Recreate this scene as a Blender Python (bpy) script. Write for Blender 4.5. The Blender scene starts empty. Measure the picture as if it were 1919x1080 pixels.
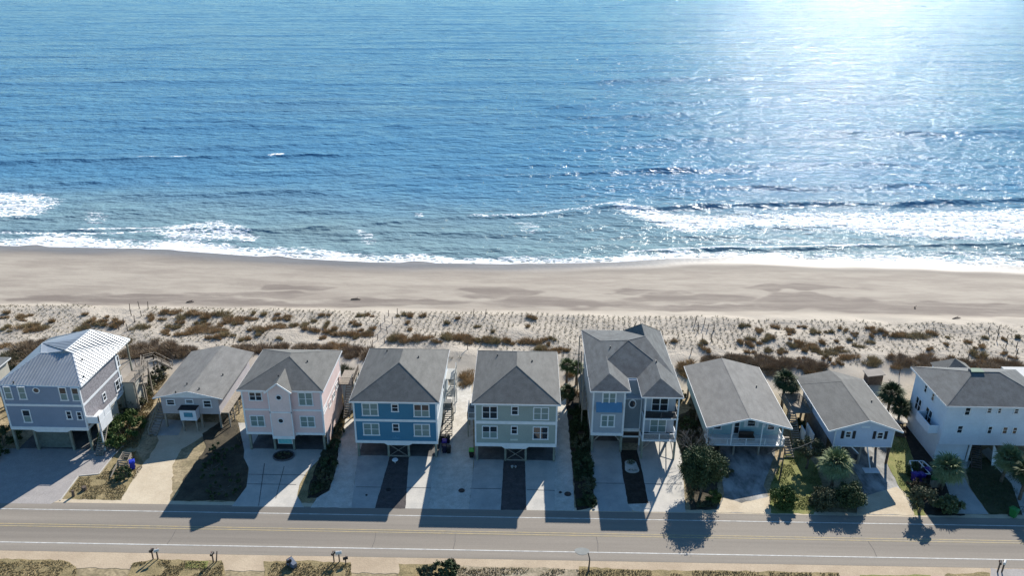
import bpy, math, random
import numpy as np
R = math.radians
SC = bpy.context.scene
COL = SC.collection
random.seed(7); RNG = np.random.default_rng(7)

# ------------------------------------------------------------------ camera, sky, sun, exposure
CF, CP, CR, CY, CH = 1500.0, 0.40307, -0.00653, 0.01595, 64.04     # focal px, pitch, roll, yaw, height
cam_d = bpy.data.cameras.new('camera'); cam = bpy.data.objects.new('camera', cam_d); COL.objects.link(cam)
cam_d.sensor_width = 36; cam_d.lens = 36*CF/1919; cam_d.clip_start = 1; cam_d.clip_end = 20000
from mathutils import Matrix, Vector
_m = Matrix.Rotation(CY, 3, 'Z') @ Matrix.Rotation(math.pi/2-CP, 3, 'X') @ Matrix.Rotation(-CR, 3, 'Z')
cam.matrix_world = Matrix.Translation((0, 0, CH)) @ _m.to_4x4()
SC.camera = cam
SUN_EL, SUN_AZ = R(32.6), R(22.8)
w = bpy.data.worlds.new("World"); SC.world = w; w.use_nodes = True
nt = w.node_tree; nt.nodes.clear()
sky = nt.nodes.new('ShaderNodeTexSky'); sky.sky_type = 'NISHITA'; sky.sun_disc = False
sky.sun_elevation = SUN_EL; sky.sun_rotation = SUN_AZ; sky.altitude = 10; sky.air_density = 1.0; sky.dust_density = 0.0; sky.ozone_density = 3.0
tint = nt.nodes.new('ShaderNodeVectorMath'); tint.operation = 'MULTIPLY'; tint.inputs[1].default_value = (.66, .98, 1.12); nt.links.new(sky.outputs[0], tint.inputs[0])
bg = nt.nodes.new('ShaderNodeBackground'); bg.inputs['Strength'].default_value = 0.085
wo = nt.nodes.new('ShaderNodeOutputWorld'); nt.links.new(tint.outputs[0], bg.inputs[0]); nt.links.new(bg.outputs[0], wo.inputs[0])
sd = bpy.data.lights.new('sun', 'SUN'); sd.energy = 5.0; sd.angle = R(0.5); sd.color = (1, .94, .84)
sun = bpy.data.objects.new('sun', sd); COL.objects.link(sun)
_s = Vector((math.sin(SUN_AZ)*math.cos(SUN_EL), math.cos(SUN_AZ)*math.cos(SUN_EL), math.sin(SUN_EL)))
sun.rotation_euler = _s.to_track_quat('Z', 'Y').to_euler(); sun.location = (60, 150, 120)
SC.view_settings.view_transform = 'Standard'; SC.view_settings.look = 'None'
SC.view_settings.exposure = 0.66; SC.view_settings.gamma = 1

# ------------------------------------------------------------------ measuring helpers (photo pixel -> world point)
_cp, _sp, _cr, _sr, _cy, _sy = math.cos(CP), math.sin(CP), math.cos(CR), math.sin(CR), math.cos(CY), math.sin(CY)
def ray(px, py):
    a, b = px-959.5, py-540
    u, v = a*_cr+b*_sr, -a*_sr+b*_cr
    d = (u, CF*_cp - v*_sp, -CF*_sp - v*_cp)
    return (d[0]*_cy-d[1]*_sy, d[0]*_sy+d[1]*_cy, d[2])
def P(px, py, z=0.0):
    d = ray(px, py); t = (z-CH)/d[2]
    return (d[0]*t, d[1]*t, z)
def PY(px, py, Y):
    d = ray(px, py); t = Y/d[1]; return (d[0]*t, Y, CH+d[2]*t)
def PX(px, py, X):
    d = ray(px, py); t = X/d[0]; return (X, d[1]*t, CH+d[2]*t)

SEA = -1.6
_sh = [P(*q, SEA) for q in [(-300,474),(0,472),(300,475),(500,487),(700,494),(960,494),(1150,488),(1250,480),(1400,476),(1600,480),(1919,486),(2200,488)]]
SHX = np.array([q[0] for q in _sh]); SHY = np.array([q[1] for q in _sh])
def shore(x): return np.interp(x, SHX, SHY) + .5*np.sin(np.asarray(x)*.21)+.35*np.sin(np.asarray(x)*.53+1) - 1.5*np.abs(np.sin(np.asarray(x)*.115+.6*np.sin(np.asarray(x)*.05)+.4))+.7
def sst(a, b, x):
    t = np.clip((np.asarray(x, float)-a)/(b-a), 0, 1); return t*t*(3-2*t)
_ph = RNG.uniform(0, 6.28, 24); _kx = RNG.uniform(.12, .9, 24); _ky = RNG.uniform(.15, .9, 24)
def hum(x, y):
    s = 0
    for i in range(12): s = s + np.sin(x*_kx[i]*(1 if i % 2 else -1)+y*_ky[i]+_ph[i])*.5/(_kx[i]+_ky[i]+.3)
    return s/4
def tz(x, y):
    x = np.asarray(x, float); y = np.asarray(y, float)
    ys = np.interp(x, SHX, SHY)
    beach = SEA + .045*(ys-y)
    beach = np.where(y > ys, SEA-.07*(y-ys), beach); beach = np.maximum(beach, -9)
    d = sst(110, 119, y)*(1.1+.55*hum(x, y)) 
    k = sst(134, 141, y)
    z = d*(1-k)+beach*k
    z = z + .07*sst(100, 112, y)*hum(x*2.1, y*2)*(1-k)
    return z
def G(px, py):
    z = 0.0
    for _ in range(6):
        q = P(px, py, z); z = float(tz(q[0], q[1]))
    return (q[0], q[1], z)

# ------------------------------------------------------------------ materials
MATS = {}
def mat(name, c, rough=.8, c2=None, scale=1.0, amt=None, bump=0., bscale=None, lines=None, spec=.3, metal=0., stretch=(1,1,1), detail=6, fine=0., trans=0.):
    """c..c2 mixed by noise in world metres; lines=(axis, spacing, depth) for siding; fine = second small-scale mottling"""
    if name in MATS: return MATS[name]
    m = bpy.data.materials.new(name); m.use_nodes = True; t = m.node_tree; N = t.nodes; L = t.links
    b = N['Principled BSDF']; b.inputs['Roughness'].default_value = rough; b.inputs['Metallic'].default_value = metal
    b.inputs['Specular IOR Level'].default_value = spec
    g = N.new('ShaderNodeNewGeometry'); mp = N.new('ShaderNodeMapping'); mp.inputs['Scale'].default_value = stretch
    L.new(g.outputs['Position'], mp.inputs[0])
    if c2 is None: c2 = tuple(k*.82 for k in c)
    n = N.new('ShaderNodeTexNoise'); n.inputs['Scale'].default_value = scale; n.inputs['Detail'].default_value = detail; n.inputs['Roughness'].default_value = .62
    L.new(mp.outputs[0], n.inputs['Vector'])
    r = N.new('ShaderNodeValToRGB'); r.color_ramp.elements[0].position = .35; r.color_ramp.elements[1].position = .65
    r.color_ramp.elements[0].color = (*c, 1); r.color_ramp.elements[1].color = (*c2, 1)
    L.new(n.outputs[0], r.inputs[0]); col = r.outputs[0]
    if fine:
        n2 = N.new('ShaderNodeTexNoise'); n2.inputs['Scale'].default_value = 9; n2.inputs['Detail'].default_value = 3
        L.new(g.outputs['Position'], n2.inputs['Vector'])
        mr = N.new('ShaderNodeMapRange'); mr.inputs['From Min'].default_value = .3; mr.inputs['From Max'].default_value = .7
        mr.inputs['To Min'].default_value = 1-fine; mr.inputs['To Max'].default_value = 1+fine
        L.new(n2.outputs[0], mr.inputs[0])
        vm = N.new('ShaderNodeVectorMath'); vm.operation = 'SCALE'; L.new(col, vm.inputs[0]); L.new(mr.outputs[0], vm.inputs['Scale']); col = vm.outputs[0]
    hs = None
    if lines:
        ax, sp, dp = lines
        sx = N.new('ShaderNodeSeparateXYZ'); L.new(g.outputs['Position'], sx.inputs[0])
        dv = N.new('ShaderNodeMath'); dv.operation = 'DIVIDE'; L.new(sx.outputs[ax], dv.inputs[0]); dv.inputs[1].default_value = sp
        fr = N.new('ShaderNodeMath'); fr.operation = 'FRACT'; L.new(dv.outputs[0], fr.inputs[0]); hs = fr.outputs[0]
        cr = N.new('ShaderNodeValToRGB'); cr.color_ramp.elements[0].position = 0; cr.color_ramp.elements[0].color = (1-dp,)*3+(1,)
        cr.color_ramp.elements[1].position = .22; cr.color_ramp.elements[1].color = (1, 1, 1, 1); L.new(hs, cr.inputs[0])
        mm = N.new('ShaderNodeVectorMath'); mm.operation = 'MULTIPLY'; L.new(col, mm.inputs[0]); L.new(cr.outputs[0], mm.inputs[1]); col = mm.outputs[0]
    L.new(col, b.inputs['Base Color'])
    if bump:
        nb = N.new('ShaderNodeTexNoise'); nb.inputs['Scale'].default_value = bscale or scale*6; nb.inputs['Detail'].default_value = 4
        L.new(mp.outputs[0], nb.inputs['Vector'])
        bp = N.new('ShaderNodeBump'); bp.inputs['Strength'].default_value = 1; bp.inputs['Distance'].default_value = bump
        L.new(nb.outputs[0], bp.inputs['Height']); L.new(bp.outputs[0], b.inputs['Normal'])
    MATS[name] = m; return m

def shingle(name, c, c2): return mat(name, tuple(k*1.06 for k in c), .85, tuple(k*.9 for k in c2), .7, bump=.015, bscale=8, fine=.13, stretch=(1.6, .7, 3))
M_SH1 = shingle('shingle_grey', (.142,.142,.136), (.125,.125,.12))
M_SH2 = shingle('shingle_pale', (.185,.183,.176), (.16,.158,.153))
M_SH3 = shingle('shingle_slate', (.12,.13,.135), (.095,.10,.105))
M_WHITE = mat('white_trim', (.74,.76,.78), .55, (.66,.68,.70), 2, fine=.04)
M_WOOD = mat('weathered_timber', (.34,.30,.25), .85, (.22,.19,.16), 1.5, stretch=(3,3,.6), fine=.12)
M_WOODD = mat('dark_timber', (.13,.10,.08), .85, (.08,.06,.05), 2, fine=.1)
M_PILE = mat('treated_pile', (.26,.27,.22), .85, (.17,.17,.14), 1.5, fine=.1)
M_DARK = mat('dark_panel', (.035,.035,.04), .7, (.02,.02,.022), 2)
M_GL = mat('window_glass', (.015,.02,.028), .06, (.03,.035,.04), 3, spec=.8)
M_BL = mat('window_blinds', (.20,.28,.27), .35, (.15,.22,.22), 4, spec=.6, lines=(2, .12, .35))
M_PVC = mat('vent_pipe', (.10,.10,.10), .6)
M_METALR = mat('seam_metal', (.42,.44,.46), .42, (.36,.38,.40), .7, spec=.6, metal=.45)
M_AC = mat('ac_metal', (.16,.17,.17), .5, (.12,.12,.13), 4)
def siding(name, c, d=.22, sp=.18, f=.05): return mat(name, c, .75, tuple(k*.9 for k in c), .6, lines=(2, sp, d), fine=f)
M_S1 = siding('slate_blue_siding', (.23,.28,.37)); M_S1R = mat('shake_siding', (.30,.285,.30), .85, (.22,.205,.22), 3, fine=.35, lines=(2,.2,.3))
M_S2 = siding('warm_grey_siding', (.42,.40,.42)); M_S3 = siding('pink_siding', (.76,.56,.54)); M_S3B = siding('pale_pink_siding', (.80,.63,.60))
M_S4 = siding('blue_siding', (.06,.20,.315)); M_S5 = siding('sage_siding', (.315,.365,.34)); M_S6 = siding('grey_blue_siding', (.36,.40,.45))
M_S6B = siding('deep_grey_siding', (.22,.26,.29)); M_S8 = siding('pale_teal_siding', (.34,.50,.53)); M_S9 = siding('pale_blue_siding', (.52,.60,.74))
M_S10 = siding('white_siding', (.66,.72,.80), .12, .22); M_S0 = siding('sand_siding', (.50,.48,.42))
M_AWN = mat('blue_awning', (.10,.24,.40), .7, (.09,.21,.35), 1, lines=(0,.25,.15))
M_BROWN = mat('brown_panel', (.10,.07,.055), .8, (.07,.05,.04), 2)

# ------------------------------------------------------------------ mesh helpers
ORG = {}
def setp(o, label=None, cat=None, group=None, kind=None):
    if label: o['label'] = label
    if cat: o['category'] = cat
    if group: o['group'] = group
    if kind: o['kind'] = kind
    return o
def root(name, loc, label, cat, group=None):
    o = bpy.data.objects.new(name, None); COL.objects.link(o); o.location = loc; o.empty_display_size = .3
    ORG[o.name] = Vector(loc); return setp(o, label, cat, group)
def link(name, me, m, parent=None, origin=None):
    o = bpy.data.objects.new(name, me); COL.objects.link(o)
    if m: me.materials.append(m)
    if parent is not None:
        o.parent = parent; ORG[o.name] = ORG[parent.name]
    else:
        o.location = origin or (0,0,0); ORG[o.name] = Vector(origin or (0,0,0))
    return o
class MB:
    def __init__(s): s.v = []; s.f = []
    def add(s, vs, fs):
        b = len(s.v); s.v += [tuple(q) for q in vs]; s.f += [tuple(i+b for i in f) for f in fs]; return s
    def box(s, x0, x1, y0, y1, z0, z1):
        return s.add([(x0,y0,z0),(x1,y0,z0),(x1,y1,z0),(x0,y1,z0),(x0,y0,z1),(x1,y0,z1),(x1,y1,z1),(x0,y1,z1)],
              [(0,3,2,1),(4,5,6,7),(0,1,5,4),(1,2,6,5),(2,3,7,6),(3,0,4,7)])
    def bar(s, a, b, w, h=None):
        h = h or w; a = Vector(a); b = Vector(b); d = (b-a).normalized()
        up = Vector((0,0,1)) if abs(d.z) < .95 else Vector((0,1,0))
        r = d.cross(up).normalized()*w/2; u = r.cross(d).normalized()*h/2
        vs = [a-r-u, a+r-u, a+r+u, a-r+u, b-r-u, b+r-u, b+r+u, b-r+u]
        return s.add(vs, [(0,1,2,3),(7,6,5,4),(0,4,5,1),(1,5,6,2),(2,6,7,3),(3,7,4,0)])
    def tube(s, pts, rs, n=8, cap=True):
        b = len(s.v)
        for k, p in enumerate(pts):
            p = Vector(p); d = (Vector(pts[min(k+1, len(pts)-1)])-Vector(pts[max(k-1, 0)])).normalized()
            up = Vector((0,0,1)) if abs(d.z) < .9 else Vector((1,0,0))
            r = d.cross(up).normalized(); u = r.cross(d)
            for j in range(n):
                a = 2*math.pi*j/n; s.v.append(tuple(p+(r*math.cos(a)+u*math.sin(a))*rs[k]))
        for k in range(len(pts)-1):
            for j in range(n):
                s.f.append((b+k*n+j, b+k*n+(j+1) % n, b+(k+1)*n+(j+1) % n, b+(k+1)*n+j))
        if cap: s.f.append(tuple(b+j for j in range(n))[::-1]); s.f.append(tuple(b+(len(pts)-1)*n+j for j in range(n)))
        return s
    def prism(s, poly, z0, z1):
        n = len(poly); return s.add([(x,y,z0) for x,y in poly]+[(x,y,z1) for x,y in poly],
            [tuple(range(n))[::-1], tuple(range(n, 2*n))]+[(i,(i+1)%n,(i+1)%n+n,i+n) for i in range(n)])
    def slab(s, pts, th=.18):
        """thick roof: each face (list of 3-D points) plus underside lowered by th and rim"""
        n = len(pts); lo = [(p[0],p[1],p[2]-th) for p in pts]
        return s.add(list(pts)+lo, [tuple(range(n)), tuple(range(n, 2*n))[::-1]]+[(i,i+n,(i+1)%n+n,(i+1)%n) for i in range(n)])
    def build(s, name, m, parent=None, origin=None, smooth=False):
        o0 = ORG[parent.name] if parent is not None else Vector(origin or (0,0,0))
        me = bpy.data.meshes.new(name); me.from_pydata([(a-o0.x, b-o0.y, c-o0.z) for a,b,c in s.v], [], s.f); me.update()
        if smooth: me.polygons.foreach_set('use_smooth', [True]*len(me.polygons))
        return link(name, me, m, parent, origin)
def npmesh(name, V, F, m, parent=None, origin=None, smooth=False, attrs=None):
    o0 = np.array(ORG[parent.name] if parent is not None else (origin or (0,0,0)))
    V = np.asarray(V, np.float32).reshape(-1, 3)-o0; F = np.asarray(F, np.int32); k = F.shape[1]
    me = bpy.data.meshes.new(name); me.vertices.add(len(V)); me.vertices.foreach_set('co', V.astype(np.float32).ravel())
    me.loops.add(F.size); me.loops.foreach_set('vertex_index', F.ravel())
    me.polygons.add(len(F)); me.polygons.foreach_set('loop_start', np.arange(0, F.size, k, dtype=np.int32))
    me.polygons.foreach_set('loop_total', np.full(len(F), k, np.int32))
    if smooth: me.polygons.foreach_set('use_smooth', np.ones(len(F), bool))
    me.update(calc_edges=True)
    for an, av in (attrs or {}).items():
        a = me.attributes.new(an, 'FLOAT', 'POINT'); a.data.foreach_set('value', np.asarray(av, np.float32).ravel())
    return link(name, me, m, parent, origin)
def grid_faces(nr, nc):
    i = np.arange(nr*nc).reshape(nr, nc)
    return np.stack([i[:-1,:-1], i[:-1,1:], i[1:,1:], i[1:,:-1]], -1).reshape(-1, 4)

# ------------------------------------------------------------------ GROUND
xs = np.concatenate([[-3000,-900,-400,-220], np.arange(-150, 150.1, .5), [220,400,900,3000]])
ys_ = np.concatenate([[-1500,-300,-60,20,50], np.arange(62, 184, .5), [190,215,400,1500,4000]])
X, Y = np.meshgrid(xs, ys_); Z = tz(X, Y)
ysh = shore(X)
wet = sst(12, 2.0, np.interp(X, SHX, SHY)-Y+1.2*hum(X*.6, Y))
def ell(x, y, px, py, rx, ry):
    c = G(px, py); return np.clip(1-np.sqrt(((x-c[0])/rx)**2+((y-c[1])/ry)**2), 0, 1)
dark = np.zeros_like(X)
_wx = X+5*hum(X*.8, Y*1.5)+2.5*hum(X*2.3+9, Y*3); _wy = Y+1.8*hum(X*.55+3, Y*1.1)+1.1*hum(X*1.9, Y*2.6+5)
for e in [(260,570,26,3.2),(170,577,12,2.5),(430,575,22,2.2),(480,558,16,2),(560,545,9,1.8),(760,568,18,2.2),(930,548,11,3.5),(1010,566,14,3.4),(1130,570,10,2.5),(1300,556,16,3),(1330,572,20,2),
          (1490,550,8,4.),(1560,563,20,4.),(1700,568,26,4.5),(1860,570,24,4.5),(1500,532,14,1.8),(60,575,9,1.6),(650,575,14,1.6),(1200,545,10,1.6)]:
    dark = np.maximum(dark, ell(_wx, _wy, *e))
dune = sst(117, 120, Y)*(1-sst(134.5, 137, Y-(np.interp(X, [-100, 92], [2, -2]))))
lot = 1-sst(104, 115, Y+3*hum(X*.5, Y*.5))
GM = bpy.data.materials.new('sand_and_soil'); GM.use_nodes = True; t = GM.node_tree; N = t.nodes; L = t.links; b = N['Principled BSDF']
def A(n, t=None):
    a = N.new('ShaderNodeAttribute'); a.attribute_name = n; return a.outputs['Fac']
def noise(scale, stretch=(1,1,1), detail=5, rough=.6, vec=None):
    g = N.new('ShaderNodeNewGeometry'); mp = N.new('ShaderNodeMapping'); mp.inputs['Scale'].default_value = stretch; L.new(vec or g.outputs['Position'], mp.inputs[0])
    n = N.new('ShaderNodeTexNoise'); n.inputs['Scale'].default_value = scale; n.inputs['Detail'].default_value = detail; n.inputs['Roughness'].default_value = rough
    L.new(mp.outputs[0], n.inputs['Vector']); return n.outputs[0]
def math_(op, a, b_=None, c_=None, clamp=False):
    n = N.new('ShaderNodeMath'); n.operation = op; n.use_clamp = clamp
    for i, q in enumerate([a, b_, c_]):
        if q is None: continue
        if isinstance(q, (int, float)): n.inputs[i].default_value = q
        else: L.new(q, n.inputs[i])
    return n.outputs[0]
def maprange(v, a, b_, c_, d, smooth=False):
    n = N.new('ShaderNodeMapRange'); n.interpolation_type = 'SMOOTHSTEP' if smooth else 'LINEAR'
    for i, q in enumerate([v, a, b_, c_, d]):
        if isinstance(q, (int, float)): n.inputs[i].default_value = q
        else: L.new(q, n.inputs[i])
    return n.outputs[0]
def mixc(f, a, b_, mode='MIX'):
    n = N.new('ShaderNodeMix'); n.data_type = 'RGBA'; n.blend_type = mode
    if isinstance(f, (int, float)): n.inputs[0].default_value = f
    else: L.new(f, n.inputs[0])
    for i, q in ((6, a), (7, b_)):
        if isinstance(q, tuple): n.inputs[i].default_value = (*q, 1)
        else: L.new(q, n.inputs[i])
    return n.outputs[2]
sand = mixc(maprange(noise(.12, (1,1.5,1)), .35, .65, 0, 1), (.455,.405,.34), (.39,.345,.29))
sand = mixc(maprange(noise(5, detail=2), .3, .75, 0, .35), sand, (.30,.255,.20))
bs = mixc(maprange(noise(.13, (.45,1.9,1), 8, .68), .38, .64, 0, 1, True), (.375,.33,.275), (.285,.245,.205))
sand = mixc(maprange(A('beach'), 0, 1, 0, 1), sand, bs)
dk = math_('MULTIPLY', maprange(A('dark'), 0.0, .32, 0, 1, True), maprange(noise(.16, (.35,2.0,1), 8, .7), .34, .60, .38, 1, True))
trk = maprange(noise(.9, (.12,1.6,1), 6, .72), .5, .68, 0, .5, True)
sand = mixc(math_('MULTIPLY', trk, A('beach')), sand, (.25,.215,.185))
sand = mixc(dk, sand, (.19,.158,.135))
soil = mixc(maprange(noise(.35), .4, .62, 0, 1), (.42,.335,.21), (.21,.175,.10))
soil = mixc(maprange(noise(2.6, detail=4), .42, .62, 0, .7), soil, (.15,.12,.075))
sand = mixc(A('lot'), sand, soil)
wetc = mixc(maprange(noise(.2, (.3,1.6,1)), .4, .6, 0, 1), (.20,.175,.155), (.155,.135,.12))
sand = mixc(maprange(A('wet'), 0, 1, 0, .9), sand, wetc)
L.new(sand, b.inputs['Base Color'])
L.new(maprange(A('wet'), .5, 1, .9, .35), b.inputs['Roughness']); b.inputs['Specular IOR Level'].default_value = .25
bp = N.new('ShaderNodeBump'); bp.inputs['Distance'].default_value = .30; bp.inputs['Strength'].default_value = 1
hN = math_('ADD', math_('MULTIPLY', noise(.8, (1,1,1), 5), math_('ADD', A('dune'), .18)), math_('MULTIPLY', noise(2.5, (1.3,.8,1), 3), math_('MULTIPLY', A('dune'), .5)))
L.new(hN, bp.inputs['Height']); L.new(bp.outputs[0], b.inputs['Normal'])
beach = sst(112, 118, Y)
o = npmesh('ground', np.stack([X, Y, Z], -1), grid_faces(*X.shape), GM, smooth=True, attrs={'wet': wet, 'dark': dark, 'dune': dune, 'lot': lot, 'beach': sst(134, 140, Y)})
setp(o, 'sandy ground of beach, dune and house lots reaching the sea', 'ground', kind='structure')

# ------------------------------------------------------------------ SEA
rows = [0.0]; s = .33
while rows[-1] < 1500: rows.append(rows[-1]+s); s *= 1.0042
rows = np.array(rows+[2200, 3600, 8000]); nu = 760
u = np.linspace(-1, 1, nu)
T, U = np.meshgrid(rows, u, indexing='ij')
halfw = (T+165)*.80
X = U*halfw
y0 = shore(X)-.6
Y = y0+T
Y = np.where(T > 60, T+168-1.0+ (y0-167)*np.clip(1-(T-60)/80, 0, 1), Y)
D = T
def pdist(x, y, pts):
    d = np.full(x.shape, 1e9); 
    for (ax, ay), (bx, by) in zip(pts[:-1], pts[1:]):
        vx, vy = bx-ax, by-ay; tt = np.clip(((x-ax)*vx+(y-ay)*vy)/(vx*vx+vy*vy), 0, 1)
        d = np.minimum(d, np.hypot(x-ax-tt*vx, y-ay-tt*vy))
    return d
def inpoly(x, y, pts):
    c = np.zeros(x.shape, bool); n = len(pts)
    for i in range(n):
        (ax, ay), (bx, by) = pts[i], pts[(i+1) % n]
        if ay == by: continue
        m = ((ay > y) != (by > y)) & (x < (bx-ax)*(y-ay)/(by-ay)+ax); c ^= m
    return c
def W(*pp): return [P(a, b_, SEA)[:2] for a, b_ in pp]
def crest(px_pts):           # crest line y as function of x
    q = W(*px_pts); return np.array([a[0] for a in q]), np.array([a[1] for a in q])
def crest_y(x, c): return np.interp(x, c[0], c[1])
def vnoise(x, y, seed, sc=1.0):
    rg = np.random.default_rng(seed); tb = rg.uniform(-1, 1, (256, 256)); x = x*sc; y = y*sc
    xi = np.floor(x).astype(int); yi = np.floor(y).astype(int); fx = x-xi; fy = y-yi; fx = fx*fx*(3-2*fx); fy = fy*fy*(3-2*fy)
    g = lambda a, b_: tb[a % 256, b_ % 256]
    return (g(xi,yi)*(1-fx)+g(xi+1,yi)*fx)*(1-fy)+(g(xi,yi+1)*(1-fx)+g(xi+1,yi+1)*fx)*fy
# swell: oblique trains, warped by noise
H = np.zeros_like(X)
wx = X+6*vnoise(X, Y, 1, .02); wy = Y+7*vnoise(X*.4, Y, 2, .03)+2.2*vnoise(X*.6, Y, 3, .11)
for lam, ang, am, ph in [(31,-7,.16,.4),(19,-5,.13,2.1),(12.5,-9,.08,1.3),(47,-4,.10,4.4)]:
    k = 2*math.pi/lam; a = R(ang); s_ = k*(wx*math.sin(a)+wy*math.cos(a))+ph
    mod = .55+.45*vnoise(X*.35, Y, int(lam), .03)
    H += am*mod*(np.sin(s_)+.35*np.sin(2*s_+.6))
far = sst(30, 12, T)
H *= sst(0, 22, T)
H += (.07*vnoise(X*.6, Y, 5, .5)+.16*vnoise(X*.22, Y, 6, .14))*sst(0, 8, T)
foam = np.zeros_like(X)
# crests: (points, amplitude, width m, foam strength along)
CR_ = [([(-200,324),(0,318),(200,309),(330,305),(520,297),(700,293)], .85, 2.6, 0),
       ([(700,338),(900,333),(1000,328),(1080,322),(1160,318),(1300,312)], .6, 2.3, 1),
       ([(300,436),(450,438),(620,432),(760,417),(880,408),(980,405),(1100,396)], .65, 1.9, 0),
       ([(1080,392),(1100,386),(1220,388),(1330,384),(1480,377),(1650,374),(1800,369),(1919,362),(2100,356)], .85, 1.7, 2),
       ([(-100,446),(0,446),(100,444),(200,442),(300,437)], .40, 1.3, 0),
       ([(640,474),(760,478),(860,476)], .16, 1.0, 0),
       ([(1180,472),(1260,466),(1380,462),(1500,460),(1600,455),(1700,452),(1919,449),(2100,446)], .50, 1.2, 3),
       ([(1200,258),(1330,256),(1480,246),(1640,241),(1800,238),(1950,230)], .8, 5.0, 0),
       ([(1100,328),(1260,314),(1400,304),(1600,298),(1800,292)], .65, 4.2, 0), ([(1250,352),(1400,345),(1600,340),(1750,336)], .4, 3.0, 0),
       ([(1000,200),(1200,190),(1450,180),(1700,172)], .8, 6.0, 0), ([(1100,150),(1400,140),(1700,130)], .9, 8.0, 0),
       ([(700,240),(900,232),(1100,217),(1300,207)], .6, 4.5, 0), ([(-50,262),(200,254),(420,243),(600,240)], .5, 4.0, 0),
       ([(200,377),(330,373),(470,367),(640,364)], .4, 2.4, 0), ([(-50,215),(250,205),(500,200),(700,190)], .5, 5.0, 0), ([(300,290),(600,275),(900,262)], .45, 3.2, 0), ([(-60,170),(300,160),(700,150)], .5, 6.5, 0)]
for pts, am, wd, fo in CR_:
    cx_, cy_ = crest(pts); yc = crest_y(X, (cx_, cy_))+.5*vnoise(X, Y*0, 11, .25)
    env = sst(cx_[0]-4, cx_[0]+10, X)*sst(cx_[-1]+4, cx_[-1]-10, X)
    dd = Y-yc; prof = np.where(dd > 0, np.exp(-(dd/(wd*1.7))**2), np.exp(-(dd/(wd*.62))**2))
    am2 = am*env*(.75+.3*vnoise(X, Y*0, 12, .12))
    H += am2*prof - .28*am2*np.exp(-((dd+wd*1.6)/(wd*1.2))**2)
def zone(poly, soft, st):
    q = W(*poly); i = inpoly(X, Y, q); d = pdist(X, Y, q+[q[0]])
    return st*np.where(i, sst(0, soft, d), 0)
foam = np.maximum(foam, zone([(-200,355),(0,360),(60,360),(120,366),(160,378),(150,400),(110,420),(60,432),(0,436),(-200,440)], 11, .60))
foam = np.maximum(foam, zone([(130,400),(200,395),(240,410),(200,440),(120,440)], 6, .42))
foam = np.maximum(foam, zone([(250,450),(300,425),(420,410),(480,425),(520,450),(480,470),(300,468)], 6, .55))
foam = np.maximum(foam, zone([(640,430),(690,426),(720,440),(740,470),(660,470)], 4, .42))
foam = np.maximum(foam, zone([(765,398),(800,396),(806,410),(780,416),(762,408)], 3, .62))
foam = np.maximum(foam, zone([(940,412),(1010,405),(1040,430),(1000,450),(950,435)], 4, .40))
foam = np.maximum(foam, zone([(290,345),(330,343),(335,358),(295,366)], 4, .42))
foam = np.maximum(foam, zone([(1095,372),(1160,364),(1250,382),(1330,388),(1480,381),(1650,378),(1800,373),(1919,366),(2150,360),(2150,448),(1919,449),(1780,450),(1640,441),(1560,430),(1420,430),(1330,444),(1270,445),(1200,425),(1130,396)], 9, .66))
foam = np.maximum(foam, zone([(1300,440),(1500,434),(1700,446),(1700,458),(1400,458),(1300,454)], 4, .45))
foam = np.maximum(foam, zone([(1500,462),(1650,455),(1760,455),(1919,452),(2100,452),(2100,478),(1500,478)], 3, .42))
for pts, st, wd in [([(320,304),(345,303)],.7,1.2),([(505,298),(525,296)],.8,1.4),([(240,307),(300,305)],.45,1),([(870,331),(1000,327),(1090,320)],.36,1.5),([(880,406),(1000,402),(1100,388),(1180,372)],.5,2.0),
                    ([(150,442),(260,437),(360,434)],.6,1.2),([(0,450),(100,449),(220,446),(300,440)],.6,1.0),
                    ([(1180,470),(1260,463),(1380,459),(1500,457),(1640,452)],.75,1.0),([(1640,452),(1919,447)],.4,.8),([(0,462),(200,466),(420,472),(600,478)],.5,1.6)]:
    foam = np.maximum(foam, st*sst(wd*1.6, 0, pdist(X, Y, W(*pts))))
bw = np.interp(X, [-130,-60,-35,-10,20,45,75,130], [11,11,9,7,7,7,8,9])*(1+.25*vnoise(X, Y*0, 23, .08)); swash = sst(1., .35, T/bw)*(.66+.24*vnoise(X, Y*.5, 21, .12))
foam = np.maximum(foam, swash*sst(-.1, .5, T))
edge = sst(1.3, 0.2, T)*.95; foam = np.maximum(foam, edge)
shal = sst(80, 2, T)
thin = sst(3.2, .3, T)
Z = SEA+H*sst(0, 6, T)+.02
SM = bpy.data.materials.new('sea_water'); SM.use_nodes = True; t = SM.node_tree; N = t.nodes; L = t.links; b = N['Principled BSDF']
depth = maprange(noise(.012, (.5,1.6,1), 3), .35, .65, -.15, .15)
sh_ = math_('ADD', A('shallow'), depth, clamp=True)
wc = mixc(sh_, (.078,.205,.335), (.18,.27,.305))
wc = mixc(maprange(A('thin'), 0, 1, 0, .8), wc, (.22,.20,.175))
warp = noise(.7, (1,1,1), 3)
g = N.new('ShaderNodeNewGeometry'); wv = N.new('ShaderNodeVectorMath'); wv.operation = 'MULTIPLY_ADD'
nn = N.new('ShaderNodeTexNoise'); nn.inputs['Scale'].default_value = .45; nn.inputs['Detail'].default_value = 4; L.new(g.outputs['Position'], nn.inputs['Vector'])
L.new(nn.outputs['Color'], wv.inputs[0]); wv.inputs[1].default_value = (3.5,2.2,1); L.new(g.outputs['Position'], wv.inputs[2])
vo = N.new('ShaderNodeTexVoronoi'); vo.feature = 'DISTANCE_TO_EDGE'; vo.inputs['Scale'].default_value = .75
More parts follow.
